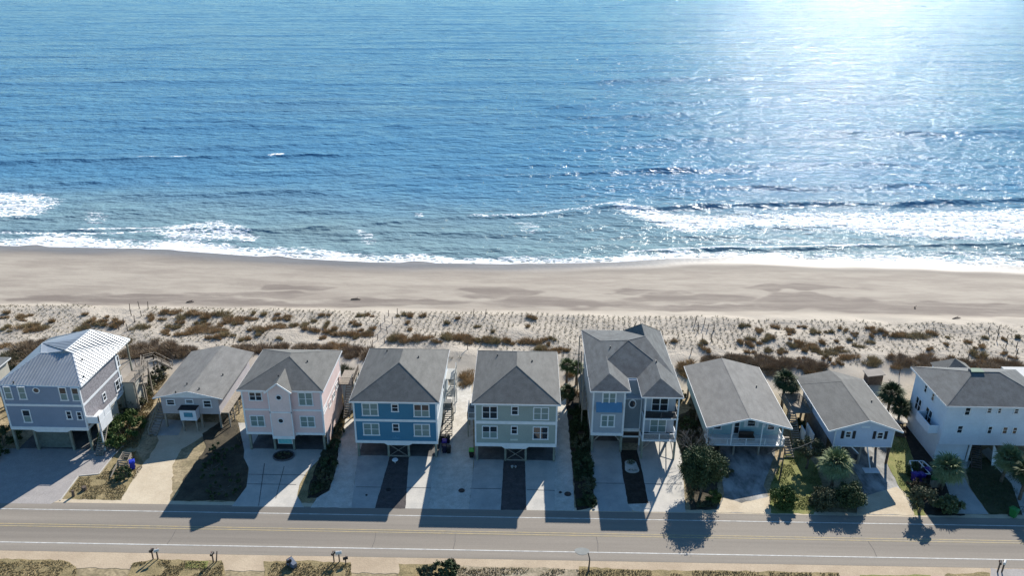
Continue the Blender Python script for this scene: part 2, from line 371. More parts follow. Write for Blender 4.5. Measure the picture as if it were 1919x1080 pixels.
mpv = N.new('ShaderNodeMapping'); mpv.inputs['Scale'].default_value = (.75,1.25,1); L.new(wv.outputs[0], mpv.inputs[0]); L.new(mpv.outputs[0], vo.inputs['Vector'])
lace = maprange(vo.outputs['Distance'], 0, .30, 1, 0, True)
fn = math_('ADD', math_('MULTIPLY', noise(.55, (.55,1.3,1), 8, .75), 1.0), math_('MULTIPLY', lace, .36))
fsum = math_('ADD', fn, math_('MULTIPLY', A('foam'), 1.0))
fm = maprange(fsum, 1.16, 1.36, 0, 1, True)
base = mixc(fm, wc, (.80,.82,.84))
L.new(base, b.inputs['Base Color']); b.inputs['IOR'].default_value = 1.33; b.inputs['Specular IOR Level'].default_value = .03
L.new(maprange(fm, 0, 1, .12, .75), b.inputs['Roughness'])
hh = math_('ADD', math_('MULTIPLY', noise(.10, (.45,1.4,1), 3), 3.9), math_('ADD', math_('MULTIPLY', noise(.34, (.8,1.15,1), 3, .5), 2.45), math_('MULTIPLY', noise(1.5, (.85,1.05,1), 3, .65), .26)))
hh = math_('MULTIPLY', math_('SUBTRACT', hh, 3.4), maprange(A('thin'), 0, 1, 1, .15))
hh = math_('ADD', hh, math_('MULTIPLY', fm, .05))
bp = N.new('ShaderNodeBump'); bp.inputs['Distance'].default_value = .5; bp.inputs['Strength'].default_value = 1.0
L.new(hh, bp.inputs['Height']); L.new(bp.outputs[0], b.inputs['Normal'])
o = npmesh('sea', np.stack([X, Y, Z], -1), grid_faces(*X.shape), SM, smooth=True, attrs={'foam': foam, 'shallow': shal, 'thin': thin})
setp(o, 'blue ocean with low swell, breaking foam and sun glitter', 'sea', kind='structure')

# ------------------------------------------------------------------ flat ground patches (road, drives, beds)
def catm(poly, jit, step=.7, seed=1):
    rg = random.Random(seed); out = []
    n = len(poly)
    for i in range(n):
        a, b_ = poly[i], poly[(i+1) % n]; d = math.hypot(b_[0]-a[0], b_[1]-a[1]); k = max(1, int(d/step)) if jit else 1
        for j in range(k):
            t_ = j/k; out.append((a[0]+(b_[0]-a[0])*t_+rg.uniform(-jit, jit), a[1]+(b_[1]-a[1])*t_+rg.uniform(-jit, jit)))
    return out
_lay = [0]
def patch(name, px, m, label, cat, lvl, jit=0., th=.0, world=False, kind='structure', parent=None):
    _lay[0] += 1
    pts = px if world else [P(a, b_, 0)[:2] for a, b_ in px]
    pts = catm(pts, jit, .6 if jit else 1, _lay[0])
    area = sum(pts[i][0]*pts[(i+1) % len(pts)][1]-pts[(i+1) % len(pts)][0]*pts[i][1] for i in range(len(pts)))
    if area < 0: pts = pts[::-1]
    z = .006*lvl+.02+.0003*(_lay[0] % 18)
    mb = MB(); n = len(pts)
    import mathutils
    tris = mathutils.geometry.tessellate_polygon([[Vector((x, y, 0)) for x, y in pts]])
    mb.add([(x, y, z) for x, y in pts], [tuple(t_) for t_ in tris])
    mb.add([(x, y, z) for x, y in pts]+[(x, y, z-.05) for x, y in pts], [(i, i+n, (i+1) % n+n, (i+1) % n) for i in range(n)])
    o = mb.build(name, m, parent)
    me = o.data
    # make faces look up
    for p in me.polygons:
        if p.normal.z < -.5: p.flip()
    me.update()
    if parent is None: setp(o, label, cat, kind=kind)
    return o
M_ASPH = mat('asphalt', (.275,.243,.205), .9, (.195,.173,.148), .22, stretch=(.06,1.9,1), fine=.07, bump=.004, bscale=12, detail=7)
M_CONC = mat('concrete', (.43,.43,.41), .85, (.31,.315,.305), .4, fine=.08, bump=.004, bscale=8)
M_CONC2 = mat('pale_concrete', (.52,.49,.44), .85, (.40,.385,.355), .4, fine=.08)
M_PAVE = mat('grey_pavers', (.34,.315,.30), .85, (.29,.27,.26), .8, fine=.14)
M_GRAV = mat('pale_gravel', (.58,.55,.50), .9, (.44,.41,.36), .9, fine=.16, bump=.03, bscale=6)
M_STRIP = mat('dark_gravel', (.085,.075,.075), .9, (.055,.05,.05), 1.2, fine=.25, bump=.03, bscale=7)
M_MULCH = mat('mulch', (.045,.036,.028), .95, (.022,.018,.014), 1.5, fine=.35, bump=.05, bscale=5)
M_SANDD = mat('packed_sand', (.55,.47,.35), .9, (.45,.37,.265), .35, fine=.10, bump=.02, bscale=3)
M_SANDS = mat('shoulder_sand', (.46,.37,.265), .9, (.37,.29,.205), .25, fine=.12, bump=.02, bscale=4)
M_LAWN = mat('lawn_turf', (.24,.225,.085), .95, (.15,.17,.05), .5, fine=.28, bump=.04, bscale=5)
M_LAWND = mat('shaded_turf', (.07,.07,.035), .95, (.04,.045,.02), .8, fine=.3, bump=.05, bscale=5)  # darker copy of the lawn turf, with the house's shade in its colour
M_DRY = mat('dry_grass_turf', (.30,.235,.125), .95, (.17,.14,.07), .6, fine=.35, bump=.06, bscale=4)
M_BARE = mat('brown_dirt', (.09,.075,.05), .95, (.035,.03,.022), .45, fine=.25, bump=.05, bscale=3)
M_OLD = mat('stained_concrete', (.42,.415,.40), .9, (.11,.11,.105), .55, stretch=(1,.5,1), fine=.1)
M_YEL = mat('road_paint_yellow', (.42,.33,.18), .8, (.31,.27,.19), 1.2, fine=.12)
M_WPT = mat('road_paint_white', (.62,.61,.58), .8, (.42,.41,.39), 1.2, fine=.12)
M_UND = mat('shade_dark_slab', (.16,.155,.15), .9, (.09,.09,.088), .8, fine=.15)  # slab concrete darkened in colour to stand in for undercroft shade
M_SEAM = mat('joint_seam', (.10,.10,.10), .9)
def strip(name, y0_, y1_, m, label, cat, lvl, parent=None, x0=-400, x1=400): return patch(name, [(x0,y0_),(x1,y0_),(x1,y1_),(x0,y1_)], m, label, cat, lvl, world=True, parent=parent)
strip('road', 71.45, 80.1, M_ASPH, 'grey two-lane asphalt beach road with faded tyre bands', 'road', 3)
rd = bpy.data.objects['road']
strip('edge_line', 78.66, 78.78, M_WPT, '', '', 5, rd); strip('edge_line', 72.76, 72.9, M_WPT, '', '', 5, rd)
strip('centre_line', 75.56, 75.70, M_YEL, '', '', 5, rd); strip('centre_line', 75.95, 76.09, M_YEL, '', '', 5, rd)
for k, px in enumerate([(325,-1),(706,0),(857,0),(1125,0),(1640,0)]):
    x = P(px[0], 1020)[0]; patch('crack', [(x-.03,72.9),(x+.03,72.9),(x+.15,74.2),(x+.05,75.5),(x,75.5),(x+.09,74.2)], mat('tar_crack',(.15,.14,.13),.9), '', '', 5, world=True, parent=rd)
patch('road_patch', [(P(1097,1033)[0]+.95*math.cos(a)*(.9+.1*math.sin(3*a)), P(1097,1033)[1]+.62*math.sin(a)) for a in np.linspace(0, 6.1, 14)], mat('patch_grey',(.25,.26,.25),.8), 'round grey repaired patch over the near white line', 'road patch', 6, world=True)
patch('shoulder', [(-200,68.9),(200,68.9),(200,71.6),(-200,71.6)], M_SANDS, 'orange sand shoulder along the near edge of the road', 'shoulder', 1, .12, world=True)
patch('shoulder', [(-200,79.9),(200,79.9),(200,80.75),(-200,80.75)], M_SANDD, 'thin sand strip between far road edge and lots', 'shoulder', 2, .08, world=True)
# near-side grass patches
for i, (q, m, lb) in enumerate([
    ([(-60,1060),(130,1062),(150,1075),(150,1130),(-60,1130)], M_DRY, 'dry grass patch at the near verge, farthest left'),
    ([(255,1064),(300,1058),(420,1060),(430,1075),(420,1130),(235,1130)], M_DRY, 'grass patch under the two mailboxes at the near verge'),
    ([(355,1062),(400,1060),(395,1074),(352,1076)], M_LAWN, 'small green weed patch beside the leaning post'),
    ([(500,1060),(560,1057),(665,1060),(665,1130),(505,1130)], M_DRY, 'grass patch under the tipped bin by the near verge'),
    ([(755,1061),(840,1060),(860,1070),(870,1130),(750,1130)], M_DRY, 'grass patch around the palmetto shrubs'),
    ([(862,1063),(1090,1066),(1100,1130),(862,1130)], mat('weedy_sand',(.40,.33,.24),.95,(.16,.14,.09),1.6,fine=.3,bump=.05,bscale=4), 'weedy speckled sand between palmetto shrubs and curved post'),
    ([(1090,1062),(1200,1066),(1580,1066),(1580,1130),(1090,1130)], M_DRY, 'long dry grass verge right of the curved post'),
    ([(1620,1071),(1750,1068),(1750,1130),(1620,1130)], M_LAWN, 'green-brown grass patch near the right end of verge'),
    ([(1775,1067),(1860,1062),(1870,1130),(1780,1130)], M_DRY, 'dry grass patch beside the dark paired mailboxes'),
    ([(1862,1055),(2050,1055),(2050,1130),(1870,1130)], M_PAVE, 'grey gravel drive mouth at the bottom right corner')]):
    patch('verge', q, m, lb, 'verge', 2 if i != 2 else 3, .12)
# lots, west to east
patch('driveway', [(-120,957),(-60,862),(30,853),(180,853),(190,848),(228,838),(218,862),(190,899),(152,903),(118,948),(100,957),(-120,957)], M_PAVE, 'grey paver driveway in front of the metal-roofed slate house', 'driveway', 3)
mb = MB()
for a, b_ in zip([(118,950),(152,903),(190,899),(218,862)], [(152,903),(190,899),(218,862),(236,845)]): mb.bar(P(*a,.05), P(*b_,.05), .16, .1)
setp(mb.build('kerb', M_CONC2), 'pale kerb edging along the paver driveway', 'kerb', kind='structure')
patch('verge', [(122,948),(154,905),(192,901),(222,862),(262,856),(275,880),(236,948)], M_DRY, 'dry grass plot with stumps between paver drive and sand drive', 'verge', 2, .1)
patch('driveway', [(232,949),(262,890),(285,868),(300,835),(300,800),(420,800),(405,815),(345,850),(330,875),(325,949)], M_SANDD, 'sand driveway leading under the low grey cottage', 'driveway', 2, .14)
patch('slab', [(286,812),(300,795),(350,797),(338,825),(292,826)], M_CONC, 'small concrete slab at the foot of the cottage stairs', 'slab', 4)
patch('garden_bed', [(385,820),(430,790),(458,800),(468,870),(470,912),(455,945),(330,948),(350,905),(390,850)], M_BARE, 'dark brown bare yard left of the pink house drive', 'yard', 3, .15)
patch('driveway', [(462,852),(450,800),(600,800),(613,856),(597,872),(578,892),(566,915),(562,935),(575,957),(440,957),(467,920),(471,885),(461,865)], M_CONC2, 'pale concrete driveway of the pink house', 'driveway', 4)
patch('verge', [(598,873),(580,893),(566,915),(561,935),(572,947),(590,945),(606,900)], M_DRY, 'thin dry grass wedge right of the pink house driveway', 'verge', 3, .08)
patch('garden_bed', [(606,856),(640,770),(655,770),(640,830),(635,880),(622,925),(600,938),(580,940),(585,915)], M_MULCH, 'dark mulch bed between pink house and blue house', 'garden bed', 5, .12)
patch('driveway', [(640,790),(680,790),(674,866),(664,957),(588,957),(600,938),(622,925),(636,880)], M_GRAV, 'pale gravel strip left of the blue house drive', 'driveway', 3, .05)
patch('driveway', [(674,866),(684,800),(736,800),(733,868),(708,957),(664,957)], M_CONC, 'left concrete panel of the blue house driveway', 'driveway', 4)
patch('driveway', [(733,866),(736,800),(772,800),(770,866),(765,957),(708,957)], M_STRIP, 'dark gravel centre strip of the blue house driveway', 'driveway', 5, .04)
patch('driveway', [(770,866),(772,800),(818,800),(816,866),(808,957),(765,957)], M_CONC2, 'right concrete panel of the blue house driveway', 'driveway', 4)
patch('driveway', [(816,866),(822,760),(850,730),(886,720),(890,800),(892,866),(884,957),(808,957)], M_GRAV, 'wide gravel lane between blue house and sage house', 'driveway', 3, .06)
patch('driveway', [(893,866),(896,800),(950,800),(948,867),(944,957),(884,957)], M_CONC, 'left concrete panel of the sage house driveway', 'driveway', 4)
patch('driveway', [(948,866),(950,800),(988,800),(988,866),(992,957),(944,957)], M_STRIP, 'dark gravel centre strip of the sage house driveway', 'driveway', 5, .04)
patch('driveway', [(988,866),(988,800),(1042,800),(1044,866),(1045,957),(992,957)], M_CONC2, 'right concrete panel of the sage house driveway', 'driveway', 4)
patch('driveway', [(1044,866),(1046,760),(1072,740),(1076,860),(1082,957),(1045,957)], M_GRAV, 'pale gravel strip right of the sage house', 'driveway', 3, .05)
patch('garden_bed', [(1062,740),(1104,735),(1110,850),(1122,900),(1124,950),(1085,957),(1078,880)], M_MULCH, 'dark planted bed between sage house and tall twin-gabled house', 'garden bed', 4, .1)
patch('driveway', [(1112,852),(1108,800),(1168,800),(1170,850),(1190,957),(1120,957)], M_CONC, 'left concrete panel under the twin-gabled house', 'driveway', 4)
patch('driveway', [(1166,842),(1198,842),(1210,890),(1220,941),(1182,943),(1172,890)], M_MULCH, 'black mulch strip below the twin-gabled house stairs', 'garden bed', 6, .03)
patch('driveway', [(1182,943),(1221,941),(1219,952),(1206,957),(1192,955)], M_GRAV, 'white gravel wedge at the foot of the mulch strip', 'driveway', 5, .03)
patch('driveway', [(1198,842),(1204,800),(1262,800),(1282,850),(1290,957),(1206,957),(1220,941)], M_CONC2, 'right concrete drive beside the twin-gabled house', 'driveway', 4)
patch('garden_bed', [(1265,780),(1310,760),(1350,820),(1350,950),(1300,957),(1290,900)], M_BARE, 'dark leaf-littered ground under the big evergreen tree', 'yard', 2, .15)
patch('driveway', [(1352,800),(1460,800),(1455,850),(1435,905),(1448,930),(1440,957),(1345,957),(1362,925),(1355,870)], M_OLD, 'stained cracked concrete parking pad of the teal cottage', 'driveway', 4, .05)
patch('verge', [(1345,957),(1362,928),(1395,938),(1448,925),(1450,957)], M_SANDD, 'pale sandy apron below the teal cottage pad', 'verge', 5, .1)
patch('lawn', [(1476,845),(1510,835),(1535,870),(1545,900),(1530,957),(1440,957),(1450,900)], M_LAWN, 'sunny yellow-green lawn between teal cottage and pale blue cottage', 'lawn', 3, .12)
patch('driveway', [(1560,800),(1660,800),(1668,865),(1690,905),(1715,935),(1718,957),(1610,957),(1622,900),(1590,850)], M_OLD, 'stained concrete pad in front of the pale blue cottage', 'driveway', 4, .06)
patch('verge', [(1612,957),(1618,925),(1685,905),(1700,915),(1718,957)], M_SANDD, 'pinkish gravel apron below the pale blue cottage', 'verge', 5, .12)
patch('lawn', [(1672,800),(1692,790),(1715,850),(1722,905),(1740,957),(1716,957),(1706,930),(1690,903),(1668,862)], M_LAWN, 'narrow bright lawn right of the pale blue cottage', 'lawn', 3, .08)
patch('garden_bed', [(1680,790),(1740,790),(1790,880),(1815,957),(1740,957),(1722,905),(1716,850)], M_MULCH, 'dark bed with bins enclosure left of the white house walk', 'garden bed', 2, .1)
patch('path', [(1772,885),(1790,860),(1806,872),(1822,905),(1858,953),(1798,953)], M_CONC, 'concrete walk leading to the white house', 'path', 5)
patch('path', [(1785,848),(1812,846),(1824,856),(1818,868),(1795,870)], M_CONC, 'small round concrete step by the white house walk', 'path', 6)
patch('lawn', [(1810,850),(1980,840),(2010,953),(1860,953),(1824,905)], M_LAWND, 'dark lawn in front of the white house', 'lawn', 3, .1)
patch('path', [(1842,835),(1856,828),(1912,880),(1940,955),(1922,955),(1900,895)], M_CONC, 'narrow diagonal concrete walk across the white house lawn', 'path', 5)
# seams on concrete
for q, ob in [([(466,898),(468,909)],0)]: pass
mbS = MB()
def seam(a, b_): mbS.bar(P(*a,.062), P(*b_,.062), .07, .012)
for a, b_ in [((672,917),(812,917)),((886,917),(944,917)),((992,918),(1045,919)),((1118,904),(1178,904)),((1212,904),(1284,904)),((468,914),(560,914)),((466,896),(585,896)),((500,875),(490,955)),((537,880),(522,940))]: seam(a, b_)
setp(mbS.build('expansion_joint', M_SEAM), 'dark expansion joints across the concrete driveways', 'joints', kind='structure')

# ------------------------------------------------------------------ foliage helpers
def leafmat(name, c, c2, sc=1.5): return mat(name, c, .7, c2, sc, fine=.35, spec=.25)
M_LF1 = leafmat('evergreen_leaf', (.075,.105,.045), (.04,.06,.026)); M_LF2 = leafmat('green_leaf', (.085,.13,.035), (.05,.085,.022))
M_LF3 = leafmat('olive_leaf', (.12,.125,.07), (.065,.072,.04)); M_LFB = leafmat('brown_leaf', (.105,.08,.045), (.06,.045,.028))
M_PALM = leafmat('palm_leaf', (.22,.26,.13), (.13,.17,.07)); M_PALMD = leafmat('palm_leaf_dark', (.06,.085,.035), (.04,.055,.022))
M_BARK = mat('bark', (.16,.13,.10), .9, (.09,.07,.055), 3, fine=.2); M_TWIG = mat('bare_twig', (.26,.23,.20), .9, (.17,.15,.13), 3)
M_DGR = leafmat('dune_grass_brown', (.46,.33,.19), (.28,.20,.11), .8); M_DGR2 = leafmat('dune_grass_olive', (.42,.34,.20), (.25,.20,.11), .8)
M_DSH = leafmat('dune_shrub_dark', (.37,.285,.195), (.21,.155,.10), .7); M_ROWG = leafmat('planted_dune_grass', (.34,.30,.20), (.21,.185,.12), 1.)
def leaves(cs, n, sz, rg, up=.0, asp=1.6):
    """n leaf quads at points cs (n,3)"""
    d = rg.normal(size=(n, 3)); d[:, 2] += up; d /= np.linalg.norm(d, axis=1)[:, None]
    e = rg.normal(size=(n, 3)); e -= (e*d).sum(1)[:, None]*d; e /= np.linalg.norm(e, axis=1)[:, None]
    s_ = (sz*rg.uniform(.6, 1.3, n))[:, None]
    V = np.stack([cs-d*s_*asp/2, cs+e*s_*.45, cs+d*s_*asp/2, cs-e*s_*.45], 1)
    return V
def leaf_obj(name, V, m, parent=None, origin=None):
    n = len(V); return npmesh(name, V.reshape(-1, 3), np.arange(n*4).reshape(n, 4), m, parent, origin)
def crown_pts(c, r, k, n, rg, flat=1., hollow=.35):
    """clumped points through an uneven ellipsoid"""
    th = rg.uniform(0, 2*np.pi, k); ph = np.arccos(rg.uniform(-.75, 1, k)); rr = rg.uniform(hollow, 1, k)**.6
    cc = np.stack([np.cos(th)*np.sin(ph)*rr*r[0], np.sin(th)*np.sin(ph)*rr*r[1], np.cos(ph)*rr*r[2]], 1)
    i = rg.integers(0, k, n); cr = rg.uniform(.12, .27, k)*min(r)
    return np.array(c)+cc[i]+rg.normal(size=(n, 3))*cr[i][:, None]*.62, cc+np.array(c)
def shrub(name, c, r, n, sz, m, label, cat='shrub', group=None, seed=0, k=26, stem=True, twig=False):
    rg = np.random.default_rng(seed); base = (c[0], c[1], c[2])
    rt = root(name, base, label, cat, group)
    pts, cc = crown_pts((c[0], c[1], c[2]+r[2]*.62), (r[0], r[1], r[2]*.75), k, n, rg); pts[:, 2] = np.maximum(pts[:, 2], c[2]+.03)
    leaf_obj('foliage', leaves(pts, n, sz, rg, .3), m, rt)
    if stem:
        mb = MB()
        for j in range(min(7, k)):
            q = cc[j]; mb.tube([(c[0], c[1], c[2]-.05), ((c[0]+q[0])/2+.05, (c[1]+q[1])/2, (c[2]+q[2])/2), tuple(q)], [.05, .035, .012], 5)
        mb.build('stem', M_BARK, rt)
    return rt
def tree(name, base, h, r, n, sz, m, label, seed=0, k=46, cat='tree', twigs=False, lean=(0,0)):
    rg = np.random.default_rng(seed); rt = root(name, base, label, cat)
    c = (base[0]+lean[0], base[1]+lean[1], base[2]+h-r[2])
    pts, cc = crown_pts(c, r, k, n, rg, hollow=.3)
    leaf_obj('crown', leaves(pts, n, sz, rg, .2), m, rt)
    mb = MB(); fork = (base[0]+lean[0]*.5, base[1]+lean[1]*.5, base[2]+h*.32)
    mb.tube([(base[0], base[1], base[2]-.1), ((base[0]+fork[0])/2+.08, (base[1]+fork[1])/2, base[2]+h*.17), fork], [.2, .16, .13], 8)
    for j in range(12):
        q = cc[j*3 % k]; mb.tube([fork, ((fork[0]+q[0])/2+.1, (fork[1]+q[1])/2, (fork[2]+q[2])/2+.15), tuple(q)], [.10, .06, .02], 6)
    mb.build('trunk', M_BARK, rt, smooth=True)
    return rt
def palm(name, base, h, r, m, label, seed=0, nf=38, dead=True, lean=(0,0)):
    nf = int(nf*1.35)
    rg = np.random.default_rng(seed); rt = root(name, base, label, 'palm tree')
    top = np.array([base[0]+lean[0], base[1]+lean[1], base[2]+h])
    mb = MB(); pts = []; rs = []
    for k in range(9):
        t_ = k/8; pts.append((base[0]+lean[0]*t_**1.4, base[1]+lean[1]*t_**1.4, base[2]-.1+h*t_)); rs.append(.20-.05*t_+(.02 if k % 2 else 0)+(.06 if k >= 6 else 0))
    mb.tube(pts, rs, 9); mb.build('trunk', M_BARK, rt, smooth=True)
    Q = []; ga = 2.39996
    st = MB()
    for i in range(nf):
        az = i*ga+rg.uniform(-.2, .2); el = math.radians(82-115*(i/nf)**.85+rg.uniform(-7, 7)); pl = r*rg.uniform(.42, .55); fl = r*rg.uniform(.55, .72)
        d = np.array([math.cos(az)*math.cos(el), math.sin(az)*math.cos(el), math.sin(el)])
        side = np.array([-math.sin(az), math.cos(az), 0]); hub = top+d*pl+np.array([0, 0, -.05])
        st.bar(tuple(top), tuple(hub), .035, .02)
        nrm = np.cross(side, d)
        for a in np.linspace(-1.75, 1.75, 19):
            a += rg.uniform(-.05, .05); v = d*math.cos(a)+side*math.sin(a); v = v-np.array([0, 0, 1])*(.18+.22*abs(math.sin(a))); v /= np.linalg.norm(v)
            ln = fl*(1-.22*abs(a)/1.75)*rg.uniform(.85, 1.1); wv_ = np.cross(v, nrm); wv_ /= np.linalg.norm(wv_); wd = .05*r/1.7
            mid = hub+v*ln*.55; tip = hub+v*ln+np.array([0, 0, -.25*ln*rg.uniform(.4, 1.2)])
            Q += [hub-wv_*wd*.3, hub+wv_*wd*.3, mid+wv_*wd, mid-wv_*wd]; Q += [mid-wv_*wd, mid+wv_*wd, tip+wv_*.008, tip-wv_*.008]
    Q = np.array(Q); npmesh('crown', Q, np.arange(len(Q)).reshape(-1, 4), m, rt); st.build('leaf_stalks', M_BARK, rt)
    return rt
def blades(cx, cy, cz, rx, ry, h, n, rg, wd=.05, lean=.45):
    """upright tapering blades -> (n,3 verts) triangles"""
    a = rg.uniform(0, 2*np.pi, n); q = np.sqrt(rg.uniform(0, 1, n)); bx = cx+np.cos(a)*q*rx; by = cy+np.sin(a)*q*ry
    hh_ = h*rg.uniform(.55, 1.1, n)*(1-.35*q); lx = np.cos(a)*q*lean*h+rg.normal(0, .12, n)*h; ly = np.sin(a)*q*lean*h+rg.normal(0, .12, n)*h
    bz = cz if np.ndim(cz) else np.full(n, cz)
    t_ = rg.uniform(0, np.pi, n); wx_ = np.cos(t_)*wd*.5; wy_ = np.sin(t_)*wd*.5
    return np.stack([np.stack([bx-wx_, by-wy_, bz-.03], 1), np.stack([bx+wx_, by+wy_, bz-.03], 1), np.stack([bx+lx, by+ly, bz+hh_], 1)], 1)
def blade_obj(name, V, m, parent=None, origin=None):
    n = len(V); return npmesh(name, V.reshape(-1, 3), np.arange(n*3).reshape(n, 3), m, parent, origin)

# ------------------------------------------------------------------ house helpers
def facept(face, pl, u_, z, n):
    return {'F': (u_, pl-n, z), 'B': (u_, pl+n, z), 'R': (pl+n, u_, z), 'L': (pl-n, u_, z)}[face]
def fbox(mb, face, pl, u0, u1, z0, z1, n0, n1):
    a = facept(face, pl, u0, z0, n0); b_ = facept(face, pl, u1, z1, n1)
    mb.box(min(a[0], b_[0]), max(a[0], b_[0]), min(a[1], b_[1]), max(a[1], b_[1]), z0, z1)
def window(rt, face, pl, u_, z, w_, h_, dbl=False, blind=False, fr=.13, name='window', half=False, mf=None):
    mb = MB(); u0, u1, z0, z1 = u_-w_/2, u_+w_/2, z-h_/2, z+h_/2; p = .07
    fbox(mb, face, pl, u0, u0+fr, z0, z1, -.02, p); fbox(mb, face, pl, u1-fr, u1, z0, z1, -.02, p)
    fbox(mb, face, pl, u0+fr, u1-fr, z1-fr, z1, -.02, p+.004); fbox(mb, face, pl, u0-.05, u1+.05, z0-.03, z0+fr-.02, -.02, p+.03)
    if dbl: fbox(mb, face, pl, u_-fr/2, u_+fr/2, z0+fr, z1-fr, -.02, p-.005)
    for a, b_ in (((u0, u_), (u_, u1)) if dbl else ((u0, u1),)):
        fbox(mb, face, pl, a+.05, b_-.05, z-.03, z+.03, -.02, p-.02)
    wo_ = mb.build(name, mf or M_WHITE, rt)
    g_ = MB(); fbox(g_, face, pl, u0+fr*.6, u1-fr*.6, z0+fr*.6, z1-fr*.6, -.015, .022)
    g_.build('pane', M_BL if blind is True else M_GL, wo_)
    if blind == 'half':
        b2 = MB(); fbox(b2, face, pl, u0+fr, u1-fr, z0+fr, z-.03, -.01, .03); b2.build('blind', M_BL, wo_)
    return wo_
def winpx(rt, face, pl, box, dbl=False, blind=False, fr=.13, lean=None, **k):
    x0, y0_, x1, y1_ = box; cx_, cy_ = (x0+x1)/2, (y0_+y1_)/2
    f = PY if face in 'FB' else PX
    i = 0 if face in 'FB' else 1
    a = f(cx_, cy_, pl); b_ = f(x1, cy_, pl); c_ = f(x0, cy_, pl); t_ = f(cx_, y0_, pl); u_ = f(cx_, y1_, pl)
    return window(rt, face, pl, a[i], a[2], abs(b_[i]-c_[i]), abs(t_[2]-u_[2]), dbl, blind, fr, **k)
def roundwin(rt, pl, px, py, rx, rz, blind=False):
    c = PY(px, py, pl); mb = MB(); n = 20; g_ = MB()
    vo_ = []; 
    for i in range(n):
        a = 2*math.pi*i/n
        for rr, yy in ((1.0, pl-.07), (.74, pl-.07), (.74, pl-.01), (1.0, pl+.01)):
            vo_.append((c[0]+rx*rr*math.cos(a), yy, c[2]+rz*rr*math.sin(a)))
    fs = []
    for i in range(n):
        j = (i+1) % n
        for k in range(4): fs.append((i*4+k, i*4+(k+1) % 4, j*4+(k+1) % 4, j*4+k))
    mb.add(vo_, fs); o = mb.build('window', M_WHITE, rt)
    g_.add([(c[0]+rx*.78*math.cos(2*math.pi*i/n), pl-.025, c[2]+rz*.78*math.sin(2*math.pi*i/n)) for i in range(n)], [tuple(range(n))]); g_.build('pane', M_BL if blind else M_GL, o)
def pile(rt, x, y, z1, s=.28, m=None, z0=-.1, name='pile'):
    return MB().box(x-s/2, x+s/2, y-s/2, y+s/2, z0, z1).build(name, m or M_PILE, rt)
def rail(mb, a, b_, h=1.0, sp=.16, post=1.6, hand=.08):
    a = Vector(a); b_ = Vector(b_); d = b_-a; n = max(1, round(d.length/post)); u3 = Vector((0, 0, 1))
    for i in range(n+1): p = a+d*i/n; mb.box(p.x-.05, p.x+.05, p.y-.05, p.y+.05, p.z, p.z+h+.05)
    mb.bar(a+u3*h, b_+u3*h, hand, .05); mb.bar(a+u3*.12, b_+u3*.12, .05, .05)
    if sp:
        k = int(d.length/sp)
        for i in range(1, k): p = a+d*i/k; mb.bar(p+u3*.12, p+u3*h, .035)
def stairs(mb, a, b_, w_, n):
    """treads from low a to high b_"""
    a = Vector(a); b_ = Vector(b_); d = b_-a; h = Vector((d.x, d.y, 0)); hl = h.length; h = h.normalized(); sd_ = Vector((-h.y, h.x, 0))
    for i in range(n):
        p = a+Vector((d.x, d.y, 0))*((i+.5)/n)+Vector((0, 0, d.z*(i+1)/n)); mb.bar(p-sd_*w_/2, p+sd_*w_/2, hl/n*.9, .06)
    for s_ in (-1, 1): mb.bar(a+sd_*s_*w_/2, b_+sd_*s_*w_/2, .06, .26)
def hip(x0, x1, y0_, y1_, z, rise, inset, rx=None, thick=.2):
    """hip roof with ridge along Y at inset (front, rear)"""
    c = rx if rx is not None else (x0+x1)/2; A_ = (c, y0_+inset[0], z+rise); B_ = (c, y1_-inset[1], z+rise)
    FL, FR, BR, BL = (x0,y0_,z), (x1,y0_,z), (x1,y1_,z), (x0,y1_,z)
    mb = MB(); mb.add([FL, FR, BR, BL, A_, B_], [(0,1,4), (1,2,5,4), (2,3,5), (3,0,4,5)])
    lo = [(q[0], q[1], q[2]-thick) for q in (FL, FR, BR, BL)]
    mb.add([FL, FR, BR, BL]+lo, [(0,4,5,1),(1,5,6,2),(2,6,7,3),(3,7,4,0),(4,7,6,5)]); return mb
def fascia(rt, pts, m=None, h=.2, name='fascia'):
    mb = MB(); n = len(pts)
    for a, b_ in zip(pts, pts[1:]+pts[:1]): mb.bar((a[0],a[1],a[2]-h/2-.005), (b_[0],b_[1],b_[2]-h/2-.005), .05, h)
    return mb.build(name, m or M_WHITE, rt)
def vent(rt, px, py, z):
    from mathutils.bvhtree import BVHTree
    best = None
    for ch in rt.children:
        if 'roof' in ch.name and ch.type == 'MESH' and 'vent' not in ch.name:
            o_ = ORG[rt.name]; bt = BVHTree.FromPolygons([v.co+o_ for v in ch.data.vertices], [list(q.vertices) for q in ch.data.polygons])
            h_ = bt.ray_cast(Vector((0,0,CH)), Vector(ray(px, py)).normalized())
            if h_[0] is not None and (best is None or h_[3] < best[1]): best = (h_[0], h_[3])
    p = best[0] if best else P(px, py, z)
    MB().tube([(p[0],p[1],p[2]-.15),(p[0],p[1],p[2]+.30)], [.10,.10], 8).build('roof_vent', M_PVC, rt)
def ridgecap(rt, segs, m, w_=.2):
    w_ = min(w_, .3)*.55
    mb = MB()
    for a, b_ in segs: mb.bar((a[0],a[1],a[2]+.004),(b_[0],b_[1],b_[2]+.004), w_, .025)
    mb.build('ridge_cap', m, rt)

